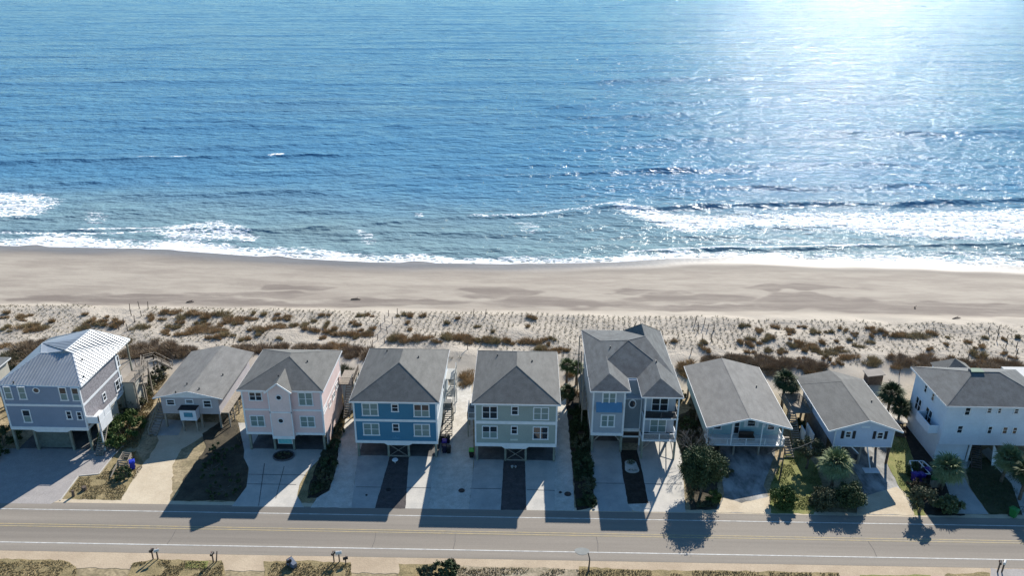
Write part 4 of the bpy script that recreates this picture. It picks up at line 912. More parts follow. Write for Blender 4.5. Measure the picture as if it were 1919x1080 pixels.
mb.build('side_walkway', M_WOOD, T4)

# ============================================================ H8 teal cottage
H8 = root('beach_house', (30.5,93,0), 'pale teal cottage with white front porch under a grey gable', 'house')
e0,e1,f0,f1,ze,zr,xm = 24.8,36.25,91.9,109.0,4.85,6.35,30.4
MB().box(25.4,35.6,94.9,108.4,1.85,4.8).build('wall', M_S8, H8)
MB().add([(25.4,94.9,4.79),(35.6,94.9,4.79),(xm,94.9,6.1),(25.4,95,4.79),(35.6,95,4.79),(xm,95,6.1)],[(0,1,2),(5,4,3),(0,2,5,3),(2,1,4,5)]).build('gable_wall', M_S8, H8)
MB().slab([(e0,f0,ze),(xm,f0,zr),(xm,f1,zr),(e0,f1,ze)],.16).slab([(xm,f0,zr),(e1,f0,ze),(e1,f1,ze),(xm,f1,zr)],.16).build('roof', M_SH2, H8)
ridgecap(H8, [((xm,f0,zr),(xm,f1,zr))], M_SH2, .3)
mb = MB(); mb.bar((e0,f0-.03,ze-.1),(xm,f0-.03,zr-.1),.06,.24); mb.bar((e1,f0-.03,ze-.1),(xm,f0-.03,zr-.1),.06,.24); mb.bar((e0-.02,f0,ze-.1),(e0-.02,f1,ze-.1),.05,.18); mb.bar((e1+.02,f0,ze-.1),(e1+.02,f1,ze-.1),.05,.18); mb.build('fascia', M_WHITE, H8)
MB().box(25.3,35.7,92.3,94.9,1.7,1.85).build('porch_floor', M_WHITE, H8)
for px in (1330.4,1376,1432,1470): x = PY(px,800,92.45)[0]; pile(H8,x,92.45,5.2 if px in(1376,1432) else 4.8,.16,M_WHITE,1.85,'porch_post')
mb = MB(); rail(mb,(25.4,92.45,1.85),(35.55,92.45,1.85),.95,.15,2.5,.1); rail(mb,(35.6,92.45,1.85),(35.6,94.9,1.85),.95,.15); rail(mb,(25.4,92.45,1.85),(25.4,94.9,1.85),.95,.15); mb.build('porch_railing', M_WHITE, H8)
winpx(H8,'F',94.9,(1403,781,1420,794)); winpx(H8,'F',94.9,(1378,781,1390,808),name='door'); winpx(H8,'F',94.9,(1441,786,1456,800)); winpx(H8,'F',94.9,(1340,785,1356,800))
mb = MB(); 
for px in (1400,1423,1436,1459): x = PY(px,789,94.9)[0]; MB().box(x-.17,x+.17,94.83,94.9,3.1,4.2).build('shutter', M_WHITE, H8)
mb = MB(); mb.box(29.9,31.9,93.4,94.2,1.87,2.35); mb.box(29.9,31.9,94.1,94.25,2.35,2.8); mb.build('porch_bench', M_BROWN, H8)
for xx in (25.6,29,32.4,35.4):
    for yy in (92.7,96,101,108): pile(H8,xx,yy,1.75,.24,M_WOOD)
MB().box(26,35.2,98.5,108,0,1.84).build('storage_wall', M_DARK, H8)
vent(H8,1420,720,5.7)
mb = MB(); stairs(mb,(36.6,92.0,.05),(36.5,94.6,1.8),1.0,8); mb.bar((33.5,92.2,.5),(35.4,92.2,1.7),.12); mb.build('stairs', M_WOOD, H8)
# ============================================================ H9 pale blue cottage
H9 = root('beach_house', (45.5,91,0), 'pale blue gabled cottage with dark shutters on open piles', 'house')
x0,x1,yf = 41.6,49.35,90.95; ze,zr,xm = 5.6,7.3,45.5; e0,e1,f0 = 40.45,50.2,90.35; ym,yr = 101.2,104.4
MB().box(x0,x1,yf,103.8,2.9,5.55).build('wall', M_S9, H9)
MB().add([(x0,yf,5.53),(x1,yf,5.53),(xm,yf,7.05),(x0,yf+.1,5.53),(x1,yf+.1,5.53),(xm,yf+.1,7.05)],[(0,1,2),(5,4,3),(0,2,5,3),(2,1,4,5)]).build('gable_wall', M_S9, H9)
MB().slab([(e0,f0,ze),(xm,f0,zr),(xm,ym-.6,zr),(e0,ym+1.4,ze)],.16).slab([(xm,f0,zr),(e1,f0,ze),(e1,yr,ze),(xm+.1,ym,zr),(xm,ym-.6,zr)],.16).slab([(e0,ym+1.4,ze),(xm,ym-.6,zr),(xm+.1,ym,zr),(45.2,yr,7.0),(e0+.1,yr+.5,ze)],.16).slab([(xm+.1,ym,zr),(e1,yr,ze),(45.2,yr,7.0)],.16).build('roof', M_SH1, H9)
ridgecap(H9, [((xm,f0,zr),(xm,ym-.6,zr)),((xm,ym-.6,zr),(e0,ym+1.4,ze))], M_SH1, .25)
mb = MB(); mb.bar((e0,f0-.03,ze-.1),(xm,f0-.03,zr-.1),.06,.22); mb.bar((e1,f0-.03,ze-.1),(xm,f0-.03,zr-.1),.06,.22); mb.bar((e0-.02,f0,ze-.1),(e0-.02,yr,ze-.1),.05,.18); mb.bar((e1+.02,f0,ze-.1),(e1+.02,yr,ze-.1),.05,.18); mb.build('fascia', M_WHITE, H9)
winpx(H9,'F',yf,(1587,800,1599,812.5)); winpx(H9,'F',yf,(1646.5,801,1659,814))
for cx in (1582.5,1604,1642,1663.5): a = PY(cx,807,yf); MB().box(a[0]-.19,a[0]+.19,yf-.05,yf+.01,a[2]-.6,a[2]+.6).build('shutter', M_DARK, H9)
c = PY(1626,792,yf); MB().prism([(c[0]+.6*math.cos(a),c[1]) for a in np.linspace(0,6.28,3)][:0] or [(c[0]-.55,yf-.04),(c[0]+.55,yf-.04),(c[0]+.55,yf),(c[0]-.55,yf)],c[2]-.16,c[2]+.18).build('oval_plaque', M_S10, H9)
mb = MB(); mb.box(x0-.04,x0+.12,yf-.04,yf+.1,2.9,5.5); mb.box(x1-.12,x1+.04,yf-.04,yf+.1,2.9,5.5); mb.box(x0-.05,x1+.05,yf-.05,yf+.1,2.78,2.92); mb.build('trim', M_WHITE, H9)
for xx in (x0+.1,45.4,x1-.15):
    for yy in (yf+.15,94.5,98.5,103.5): pile(H9,xx,yy,2.9,.25,M_WOODD if xx > 49 else M_WOOD)
mb = MB(); mb.bar((x0+.1,91.1,1.6),(x0+1.4,91.1,2.85),.14); mb.bar((44.0,91.1,2.85),(45.4,91.1,1.5),.14); mb.bar((47.0,91.4,2.8),(48.4,93.8,.8),.3,.12); mb.build('knee_brace', M_WHITE, H9)
MB().box(42.2,48.8,98.9,103.4,0,2.88).build('storage_wall', M_DARK, H9)
MB().box(x0-.05,x0+.03,93,101,.0,2.88).build('lattice_wall', mat('grey_boards',(.16,.155,.15),.85,(.10,.10,.10),2,lines=(1,.2,.3)), H9)
mb = MB(); mb.box(38.3,41.5,99.2,104.6,2.75,2.9); rail(mb,(38.4,99.3,2.9),(38.4,102.6,2.9),1,.2); rail(mb,(40.4,104.4,2.9),(41.4,99.4,2.9),1,.2); stairs(mb,(38.6,95.4,.05),(38.6,99.2,2.75),1.1,13); mb.build('side_deck', M_WOOD, H9)
mb = MB(); mb.box(40.2,40.3,94.2,97.2,.1,2.5); mb.box(39.4,39.5,95.3,97.0,.1,2.2); mb.build('gate_panel', M_WHITE, H9)
for q in ((38.4,99.4),(38.4,102.5),(40.5,104.3)): pile(H9,*q,2.75,.16,M_WOOD)
mb = MB(); mb.bar((46.6,89.8,.1),(46.2,91.2,3.0),.12); mb.box(45.6,47.6,88.9,90.0,.03,.13); mb.build('outdoor_shower', M_WHITE, H9)
vent(H9,1636,745,6.5)
# ============================================================ H10 white house
HT = root('beach_house', (62,92,0), 'large white house with dark hip roof at the right edge', 'house')
x0,x1,yf,yr = 56.0,69.6,91.7,101.0; ze = 9.15
MB().box(x0,x1,yf,yr,2.85,9.0).build('wall', M_S10, HT)
A_,B_ = (61.2,96.6,11.35),(64.6,96.6,11.35)
mb = MB(); E_ = [(55.45,91.15,ze),(70.1,91.15,ze),(70.1,101.5,ze),(55.45,101.9,ze)]
mb.add(E_+[A_,B_],[(0,1,5,4),(1,2,5),(2,3,4,5),(3,0,4)]); mb.add(E_+[(q[0],q[1],q[2]-.2) for q in E_],[(0,4,5,1),(1,5,6,2),(2,6,7,3),(3,7,4,0),(4,7,6,5)]); mb.build('roof', M_SH3, HT)
fascia(HT,E_,M_WHITE,.22); ridgecap(HT,[(A_,B_),(E_[0],A_),(E_[1],B_),(E_[3],A_)],M_SH3,.25)
mb = MB(); d = P(1832,689,11.1); mb.box(d[0]-.7,d[0]+.8,d[1]-.1,d[1]+.9,10.6,11.4); dm = mb.build('dormer', M_SH3, HT)
mb = MB(); mb.slab([(d[0]-.85,d[1]-.2,11.45),(d[0]+.95,d[1]-.2,11.45),(d[0]+.7,d[1]+.7,11.55),(d[0]-.6,d[1]+.7,11.55)],.08); mb.build('dormer_cap', mat('copper_green',(.04,.14,.09),.6), HT)
for s_ in (-.35,.45): MB().box(d[0]+s_-.2,d[0]+s_+.2,d[1]-.15,d[1]-.09,10.75,11.4).build('dormer_vent', M_DARK, HT)
for (cx,cy,w_,h_,db) in [(1816,760,12,16,1),(1857,758,10,11,0),(1876,758,8.5,11,0),(1907.5,758.5,10,11,0),(1802,794,12,15,0),(1858,794.6,10,15,0),(1886.6,794.8,11,14,0),(1904.7,795,10,14,0)]:
    winpx(HT,'F',yf,(cx-w_/2,cy-h_/2,cx+w_/2,cy+h_/2),0,False,.13)
for (px,py,wy,hz,db) in [(1738,718.7,.8,1.3,0),(1752,734,.8,1.3,0),(1724,748.5,1.7,2.1,1),(1743,770,1.9,2.3,1)]:
    sidew(HT, x0, px, py, wy, hz, dbl=bool(db), right=False)
mb = MB(); mb.box(x0-1.3,x0,92.6,96.3,4.0,4.15); mb.box(x0-1.3,x0-1.2,92.6,96.3,4.15,5.25); mb.box(x0-1.2,x0,92.6,92.7,4.15,5.25); mb.box(x0-1.2,x0,96.2,96.3,4.15,5.25); mb.build('side_balcony', M_S10, HT)
MB().box(x0-1.2,x0-.01,92.72,96.18,4.155,4.19).build('deck_boards', M_DARK, HT)
mb = MB(); mb.box(x0+.1,x0+4.3,yf+.5,yr-.2,0,2.86); mb.build('ground_wall', M_S10, HT)
mb = MB(); mb.box(x0+6.5,x0+6.6,93,97,0,2.86); mb.box(x0+4.4,x1,97.4,97.5,0,2.86); mb.build('entry_wall', mat('entry_grey',(.2,.22,.23),.8), HT)
mb = MB(); stairs(mb,(60.9,90.2,.05),(62.0,93.6,2.6),1.2,13); mb.build('entry_stairs', M_WOODD, HT)
MB().add([(63.3,91.0,.02),(65.2,91.6,.02),(64.2,93,2.2),(63.4,91.2,.02),(65.2,91.8,.02),(64.2,93.2,2.2)],[(0,1,2),(5,4,3),(0,2,5,3),(2,1,4,5)]).build('triangular_panel', M_WHITE, HT)
for xx in (x0+4.4,65.5,x1-.2): pile(HT,xx,yf+.2,2.9,.22,M_WHITE)
mb = MB(); mb.box(x1+.0,x1+2.2,93,101,5.6,5.75); rail(mb,(x1+2.2,93,5.75),(x1+2.2,101,5.75)); mb.build('side_deck', M_WHITE, HT)
pile(HT,x1+2.1,93.2,5.6,.18,M_WHITE); pile(HT,x1+2.1,100.8,5.6,.18,M_WHITE)
mb = MB(); p = P(1790,668,8.6); mb.add([(p[0]-2.6,p[1]+1.6,7.6),(p[0]+2.6,p[1]+1.6,7.6),(p[0]+2.6,p[1]-2.5,7.6),(p[0]-2.6,p[1]-2.5,7.6),(p[0],p[1],9.2)],[(1,0,4),(2,1,4),(3,2,4),(0,3,4),(0,1,2,3)]); mb.build('rear_roof', M_SH1, HT)
mb = MB(); mb.box(p[0]-2.3,p[0]+2.3,101.0,p[1]+1.3,2.0,7.6); mb.build('rear_wall', M_S10, HT)
for yy in (102.6,): pile(HT,p[0]-2,p[1]+1,2.0,.25); pile(HT,p[0]+2,p[1]+1,2.0,.25)
# H11 sliver beyond
HU = root('beach_house', (78,96,0), 'white flat-roofed house partly hidden behind the right edge', 'house')
MB().box(73.0,84,96,108,2.5,5.6).build('wall', M_S10, HU); MB().box(72.6,84.4,95.6,108.4,5.6,5.85).build('roof', mat('white_membrane',(.45,.46,.47),.7), HU)
for q in ((73.3,96.3),(73.3,107.6),(78,96.3)): pile(HU,*q,2.5)
window(HU,'L',73.0,99,4.2,1,1.3); window(HU,'L',73.0,104,4.2,1,1.3)

# ============================================================ vegetation
shrub('hedge', G(235,828), (2.6,4.4,1.9), 9000, .17, M_LF2, 'rounded green hedge right of the metal-roofed house', 'hedge', seed=3, k=60)
shrub('hedge', G(262,765), (1.7,5.5,1.4), 6000, .16, M_LF3, 'low olive scrub between metal-roofed house and grey cottage', 'hedge', seed=4, k=60)
shrub('hedge', G(300,715), (1.2,3.5,1.1), 3000, .15, M_LF3, 'olive scrub beside the rear left corner of grey cottage', 'hedge', seed=44, k=40)
shrub('hedge', G(10,850), (2.2,5,1.5), 7000, .17, M_LF1, 'dark scrub at the left edge beside the paver drive', 'hedge', seed=5, k=50)
shrub('shrub', P(236,905), (1.1,1.4,.9), 2600, .12, M_LF1, 'dark shrub spilling below the small timber bin pen', seed=6)
tree('evergreen_tree', P(1318,922), 6.3, (2.6,2.45,2.45), 30000, .15, M_LF1, 'big dark evergreen tree beside the road shading it', 8, 75)
shrub('shrub', P(1341,935), (.95,.8,1.2), 2500, .14, M_LF2, 'small bright green shrub at the foot of the big evergreen tree', seed=9)
shrub('shrub', P(1345,880), (2.2,2.6,1.6), 2600, .13, M_LF3, 'sparse grey-green shrub between big evergreen and teal cottage pad', seed=10)
rt = root('bare_tree', P(1300,860), 'leafless grey-twigged tree behind the big evergreen tree', 'tree')
rg = random.Random(5); c = P(1300,860); mb = MB(); mb.tube([(c[0],c[1],-.1),(c[0]+.1,c[1]+.1,1.4)],[.14,.1],6); mb.build('trunk', M_BARK, rt); mb = MB()
def branch(p, d, ln, r_, dep):
    q = (p[0]+d[0]*ln, p[1]+d[1]*ln, p[2]+d[2]*ln); mb.tube([p, q], [r_, r_*.65], 4, False)
    if dep:
        for _ in range(3 if dep > 1 else 4):
            e = Vector(d)+Vector((rg.uniform(-.7,.7), rg.uniform(-.7,.7), rg.uniform(-.3,.5))); e.normalize(); branch(q, tuple(e), ln*rg.uniform(.6,.85), r_*.62, dep-1)
for i in range(7): a = i*.9; branch((c[0]+.1,c[1]+.1,1.3), (math.cos(a)*.6, math.sin(a)*.6, .75), 1.25, .05, 4)
mb.build('twigs', M_TWIG, rt)
shrub('round_bush', P(1470,940), (1.7,1.5,1.75), 12000, .12, M_LF2, 'round bright green bush at roadside before the teal cottage', seed=12, k=60)
palm('palmetto', P(1563,905), 3.7, 2.2, M_PALM, 'silvery fan palm in front of the pale blue cottage', 1, 44)
shrub('shrub', P(1590,940), (2.1,1.8,2.3), 11000, .15, M_LF1, 'big dark rounded shrub right of the silvery fan palm', seed=13, k=60)
shrub('shrub', P(1548,942), (2.0,1.5,2.2), 7000, .17, M_LF3, 'dark grey-leaved shrub under the silvery fan palm', seed=14, k=50)
palm('palmetto', P(1768,908), 3.4, 2.1, M_PALM, 'yellow-green fan palm beside the white house walk', 2, 46, lean=(.2,.0))
palm('palmetto', P(1880,892), 3.7, 2.0, M_PALM, 'fan palm on the dark lawn of the white house', 3, 40, lean=(.3,0))
palm('palmetto', P(1915,925), 4.2, 1.9, M_PALMD, 'dark fan palm at the extreme right edge', 4, 34)
palm('palmetto', P(1466,765), 5.3, 1.9, M_PALMD, 'dark palm behind the gap of teal and pale blue cottages', 5, 34)
palm('palmetto', P(1482,760), 4.0, 1.3, M_PALMD, 'small palm next to the side stairs of the pale blue cottage', 6, 26)
palm('palmetto', P(1664,775), 4.3, 2.0, M_PALMD, 'dark palm between pale blue cottage and white house', 7, 36)
palm('palmetto', P(1684,790), 3.2, 1.6, M_PALMD, 'shorter palm crowding the white house wall', 8, 30)
palm('palmetto', G(1064,716), 3.2, 1.35, mat('palm_mid',(.10,.135,.05),.7,(.06,.09,.03),1.5,fine=.35), 'small palm behind the sage house, left of the pair', 9, 30)
palm('palmetto', G(1082,720), 3.1, 1.3, MATS['palm_mid'], 'small palm behind the sage house, right of the pair', 10, 30)
palm('palmetto', G(1066,760), 2.6, 1.3, M_PALMD, 'low dark palm in the planted bed right of the sage house', 11, 26)
for i, (px, py, r_, hh_, m, lb) in enumerate([(1088,795,1.1,1.0,M_LF1,'low dark shrub at upper end of bed left of twin-winged house'),(1092,835,1.3,1.1,M_LF3,'olive shrub midway down bed left of twin-winged house'),(1098,875,1.3,1.0,M_LF1,'dark shrub two thirds down bed left of twin-winged house'),(1104,915,1.4,1.0,M_LF3,'sprawling shrub near road end of bed left of twin-winged house'),(1112,940,1.1,.7,M_LF1,'lowest dark shrub touching the road end of that bed'),
    (622,880,1.1,.8,M_LF1,'dark shrub in mulch bed between pink and blue houses'),(615,905,1.0,.8,M_LF3,'olive shrub at road end of mulch bed by pink house'),(640,815,1.0,.9,M_LF3,'olive shrub at the rear corner of pink house bed'),(630,845,1.0,.8,M_LF1,'dark shrub halfway along pink house side bed'),(598,925,1.0,.5,M_LF1,'flat dark plant at the road tip of pink house bed'),
    (1290,800,1.4,1.3,M_LF1,'dark shrub behind the bare tree near twin-winged house'),(1310,770,1.3,1.4,M_LF3,'olive shrub under the left eave of teal cottage'),(1275,745,1.2,1.2,M_LF1,'dark shrub deep in gap left of the teal cottage'),
    (1735,920,1.9,1.3,M_LFB,'reddish-brown shrub below the timber bin pen'),(1712,880,.8,1.2,M_LF1,'dark shrub at left post of the timber bin pen'),(1700,770,1.3,1.8,M_LF1,'dark shrub against the white house left wall'),(1500,800,1.0,1.2,M_LF1,'dark shrub under the stairs of pale blue cottage'),
    (400,890,2.2,.6,M_LF1,'dark low scrub in the middle of the shaded yard'),(425,925,2.4,.6,M_LF1,'flat dark weeds at road end of the shaded yard'),(425,850,2.2,.6,M_LF1,'dark weeds at the upper end of the shaded yard')]):
    shrub('shrub', P(px, py), (r_, r_*1.25, hh_), int(1500*r_+500), .13, m, lb, seed=50+i, k=22)
shrub('round_bush', P(1780,948), (1.7,1.3,1.5), 6500, .15, mat('glossy_leaf',(.12,.16,.07),.45,(.05,.075,.03),1.5,fine=.4,spec=.5), 'low rounded glossy bush beside the white house walk', seed=70, k=50)
tree('young_tree', P(1727,952), 3.7, (1.7,1.6,1.5), 4200, .17, M_LF3, 'thin open young tree at roadside left of the glossy bush', 71, 26)
tree('young_tree', P(1515,872), 4.4, (2.3,1.5,1.3), 5200, .16, M_LF3, 'open small tree between teal cottage and pale blue cottage', 72, 26, lean=(.3,.5))
shrub('palmetto_shrub', P(845,1078), (1.3,.9,1.3), 3600, .15, M_LF1, 'dark bushy shrub on the near verge, right of the palmetto', seed=73)
shrub('palmetto_shrub', P(812,1080), (1.2,.9,1.0), 2600, .15, M_LF3, 'olive palmetto shrub on the near verge, left of the bushy one', seed=74)
# oval planting bed before pink house
c = P(536,862); ob = root('planting_bed', c, 'oval planting bed with dark rim on the pink house drive', 'planting bed')
n = 24; rr = [(c[0]+1.38*math.cos(2*math.pi*i/n), c[1]+1.15*math.sin(2*math.pi*i/n)) for i in range(n)]
MB().prism(rr,.0,.16).build('soil', M_MULCH, ob)
mb = MB()
for i in range(n): mb.bar((*rr[i],.12),(*rr[(i+1)%n],.12),.16,.24)
mb.build('stone_rim', mat('dark_stone',(.13,.13,.14),.85,(.08,.08,.09),4), ob)
rg2 = np.random.default_rng(3); pts, _ = crown_pts((c[0],c[1],.25),(1.0,.8,.3),14,900,rg2); leaf_obj('plants', leaves(pts,900,.12,rg2,.6), M_LF3, ob)
# pebble figure with plants on mulch strip (twin-winged house)
c = P(1186,866); pb = root('pebble_bed', c, 'white pebble bed with small plants on the black mulch strip', 'planting bed')
c2 = P(1189,879); n = 18
poly = [(c[0]+.78*math.cos(a), c[1]+.62*math.sin(a)) for a in np.linspace(-.15,math.pi+.15,12)]+[(c2[0]+.95*math.cos(a), c2[1]+.75*math.sin(a)) for a in np.linspace(math.pi-.1,2*math.pi+.1,12)]
MB().prism(poly,.02,.11).build('pebbles', M_GRAV, pb)
rg2 = np.random.default_rng(4)
for dx,dy,h_ in ((0,.25,.6),(-.35,-.05,.5),(.3,-.05,.5),(.02,-.35,.5)): blade_obj('plant', blades(c[0]+dx,c[1]+dy,.1,.12,.12,h_,30,rg2,.06,.9), M_LF1, pb)
for dx in (-.4,.05,.5): blade_obj('plant', blades(c2[0]+dx,c2[1]-.2,.1,.1,.1,.3,16,rg2,.05,.9), M_LF1, pb)

# ------------------------------------------------------------------ dune vegetation
def duneclump(px, py, rw, rd_, h, m, label, i, group=None):
    rg = np.random.default_rng(900+i); c = G(px, py); n = int(220*rw*rd_+160); base = c
    k = max(3, int(rw*rd_*2.2)); V = []
    for j in range(k):
        ax, ay = rg.uniform(-1, 1), rg.uniform(-1, 1)
        if k > 3 and ax*ax+ay*ay > 1: ax *= .6; ay *= .6
        qx, qy = c[0]+ax*rw*.8, c[1]+ay*rd_*.8; V.append(blades(qx, qy, float(tz(qx,qy)), rw*.36, rd_*.42, h*rg.uniform(.6,1.35), max(30, n//k), rg, .085, .5))
    o = blade_obj('grass_clump', np.concatenate(V), m, None, tuple(base)); setp(o, label, 'grass clump', group)
big = [(52,628,3.2,1.3,.8),(150,660-20,0,0,0),(70,624,3.4,1.4,.8),(22,660,2.2,1.2,.7),(45,605,1.6,.7,.7),(165,622,1.8,1.0,.8),(192,617,1.7,1.1,.8),(218,618,1.5,1.2,.8),(263,624,2.2,1.3,.8),(285,606,.9,1.4,.9),
       (318,595,2.6,1.2,.8),(345,604,1.8,1.1,.8),(366,596,1.8,1.1,.8),(395,600,2.0,1.3,.9),(422,598,2.2,1.4,.9),(445,608,2.0,1.6,.9),(380,628,3.2,1.7,.9),(325,622,1.6,1.2,.8),(345,634,1.8,.9,.7),(412,630,2.0,1.2,.8),(425,636,2.2,1.,.8),(500,622,2.4,1.3,.8),(538,618,2.6,1.2,.8),(560,616,1.6,.9,.8),(470,605,1.5,1.0,.7),(600,628,1.8,.9,.8),(625,627,1.5,.9,.8),
       (655,632,2.4,1.0,.8),(682,632,2.6,1.1,.8),(678,597,1.0,.9,.8),(692,595,1.0,.8,.8),(671,614,.8,.8,.8),(755,594,1.0,.9,.7),(777,596,1.1,.9,.7),(797,597,.9,.8,.8),(745,636,2.0,1.5,.9),(760,640,2.0,1.5,.9),(790,636,2.2,1.4,.9),(835,636,1.3,1.2,.9),(862,636,2.3,1.5,.9),(885,641,1.0,.9,.8),(920,640,2.8,1.4,.9),(955,643,1.3,1.0,.8),(990,640,2.6,1.2,.9),
       (1020,654,2.2,1.0,.8),(1040,658,1.6,1.2,.8),(905,643,1.6,1.1,.9),(1395,607,1.0,1.2,.8),(1425,613,1.0,1.2,.8),(1388,635,.7,1.,.8),(1435,629,1.2,1.3,.8),(1453,608,.8,.9,.8),(1415,641,1.2,1.2,.8),(1490,642,1.2,1.1,.8),(1505,642,1.3,1.5,.9),(1531,644,1.5,1.4,.9),(1565,653,2.8,1.1,.8),(1590,665,2.1,1.3,.9),(1572,675,1.0,1.,.8),(1635,668,2.2,1.6,.9),(1582,611,.7,.8,.7),
       (1680,618,2.2,1.2,.8),(1712,621,3.2,1.3,.8),(1751,619,1.4,.9,.8),(1643,614,.8,.8,.8),(1832,652,1.0,1.4,.9),(876,712,1.6,2.6,1.0),(1062,655,1.3,.9,.8),(1315,640,.9,1.1,.8),(1322,652,.9,1.0,.8),(1070,700,1.4,1.,.8),(250,650,1.5,1.,.7)]
_rb = random.Random(12)
for (xa, xb, ya, yb, n_) in [(305,640,594,645,46),(0,240,600,640,22),(640,700,600,640,6),(745,1040,630,646,14),(1380,1660,606,660,26),(1660,1919,615,668,18),(1100,1340,615,650,8),(1480,1700,650,690,8),(750,1000,594,625,8)]:
    for _ in range(n_): big.append((_rb.uniform(xa, xb), _rb.uniform(ya, yb), _rb.uniform(.35, 1.15), _rb.uniform(.35, .8), _rb.uniform(.55, .95)))
zones = [(0,300,'behind the metal-roofed house'),(300,440,'behind the low grey cottage'),(440,640,'behind the pink house'),(640,730,'behind the blue house, left of the sand path'),(730,880,'behind the blue house, right of the sand path'),(880,1080,'behind the sage house'),(1080,1300,'behind the twin-winged house'),(1300,1480,'behind the teal cottage'),(1480,1660,'behind the pale blue cottage'),(1660,1930,'behind the white house')]
for i, (px, py, rw, rd_, h) in enumerate(big):
    if rw == 0: continue
    zn = [z for z in zones if z[0] <= px < z[1]][0][2]
    m = [M_DGR, M_DGR, M_DGR2][i % 3]; tone = ['brown','brown','olive'][i % 3]; size = 'wide' if rw > 2.3 else ('medium' if rw > 1.35 else ('small' if rw > .8 else 'tiny'))
    duneclump(px, py, rw, rd_, h, m, f'{size} {tone} grass clump on dune {zn}', i, 'grass clumps on the dune')
# bushy dark dune shrubs
for i, (px, py, rw, rd_, h, m, lb) in enumerate([(280,668,4.0,3.4,1.7,M_DSH,'largest dark brown dune shrub beside the timber walkover'),(318,672,2.6,2.2,1.2,M_DSH,'dark brown dune shrub just right of the largest one by the walkover'),(345,668,2.0,1.2,1.0,M_DSH,'small brown dune shrub behind the left end of grey cottage'),
    (45,680,2.6,3.0,1.5,M_DSH,'brown dune shrub left of the metal roof'),(20,690,2.4,2.5,1.3,M_LF3,'olive dune shrub at left edge above the dark roof'),(95,660,2.4,1.8,1.3,M_DSH,'dark dune shrub touching the metal roof edge'),(60,665,2.0,1.6,1.2,M_DSH,'brown shrub left of the one touching the metal roof'),
    (435,664,3.2,1.2,1.2,M_DSH,'dark shrub band behind right end of grey cottage'),(485,662,3.4,1.3,1.2,M_DSH,'dark shrub band between grey cottage and pink roof'),(530,660,3.4,1.1,1.1,M_DSH,'dark shrub band behind the pink house ridge'),(590,658,3.2,1.1,1.1,M_DSH,'dark shrub band behind the right of pink roof'),(630,655,2.4,1.1,1.0,M_DGR,'brown shrub at rear right corner of pink roof'),(675,669,3.0,1.9,1.4,M_DSH,'rounded dark shrub left of the blue house roof'),
    (1345,672,3.0,1.3,1.1,M_DSH,'brown shrub row start behind left of teal cottage ridge'),(1390,668,4.2,1.4,1.3,M_DSH,'wide brown shrub right of the teal cottage ridge'),(1440,673,4.4,1.7,1.4,M_DSH,'wide brown shrub behind right of the teal cottage roof'),(1500,678,4.0,2.0,1.5,M_DSH,'widest brown shrub between teal and pale blue cottages'),(1455,690,2.0,1.8,1.2,M_DSH,'brown shrub above the dark palm by teal cottage'),(1530,690,1.8,1.3,1.0,M_DGR,'small brown shrub above the pale blue cottage roof'),
    (1745,672,3.8,1.7,1.4,M_DSH,'wide brown shrub behind left part of the white house'),(1690,667,1.9,1.7,1.2,M_DSH,'brown shrub left of the one behind the white house'),(1830,678,3.2,1.6,1.4,M_DSH,'dark shrub behind the white house roof ridge'),(1810,672,2.0,1.3,1.2,M_DSH,'brown shrub beside the small rear roof peak'),(1888,680,3.4,2.2,1.7,M_DSH,'large rounded shrub at right above the white house roof'),(1855,668,2.2,1.3,1.0,M_DGR,'scruffy brown shrub left of the large rounded one'),(1295,690,1.6,2.0,1.2,M_DGR,'brown shrub between twin-winged house and teal cottage roofs'),(1068,735,1.3,1.6,1.0,M_DGR,'brown shrub below the pair of small palms'),(645,712,1.4,3.0,1.0,M_LF3,'olive weeds in the gap of pink and blue houses'),(640,755,1.3,3.0,.8,M_DGR2,'tan weeds in the front gap of pink and blue houses')]):
    rg = np.random.default_rng(300+i); c = G(px, py); n = int(900*rw*rd_*.5+900); rt = root('dune_shrub', c, lb, 'shrub')
    k = int(8+rw*rd_*3.5); a_ = rg.uniform(0, 6.283, k); q_ = np.sqrt(rg.uniform(0, 1, k))
    cc = np.stack([c[0]+np.cos(a_)*q_*rw, c[1]+np.sin(a_)*q_*rd_, c[2]+h*(.75-.3*q_)], 1)
    V = [blades(q[0], q[1], float(tz(q[0], q[1])), .58, .58, h*.85*rg.uniform(.5, 1.05), max(50, int(n*.85)//k), rg, .10, .75) for q in cc]
    blade_obj('foliage', np.concatenate(V), m, rt)
    mb = MB()
    for j in range(6): q = cc[j]; mb.tube([(c[0]+(q[0]-c[0])*.3, c[1]+(q[1]-c[1])*.3, c[2]-.1), tuple(q)], [.04,.015], 4)
    mb.build('stem', M_BARK, rt)
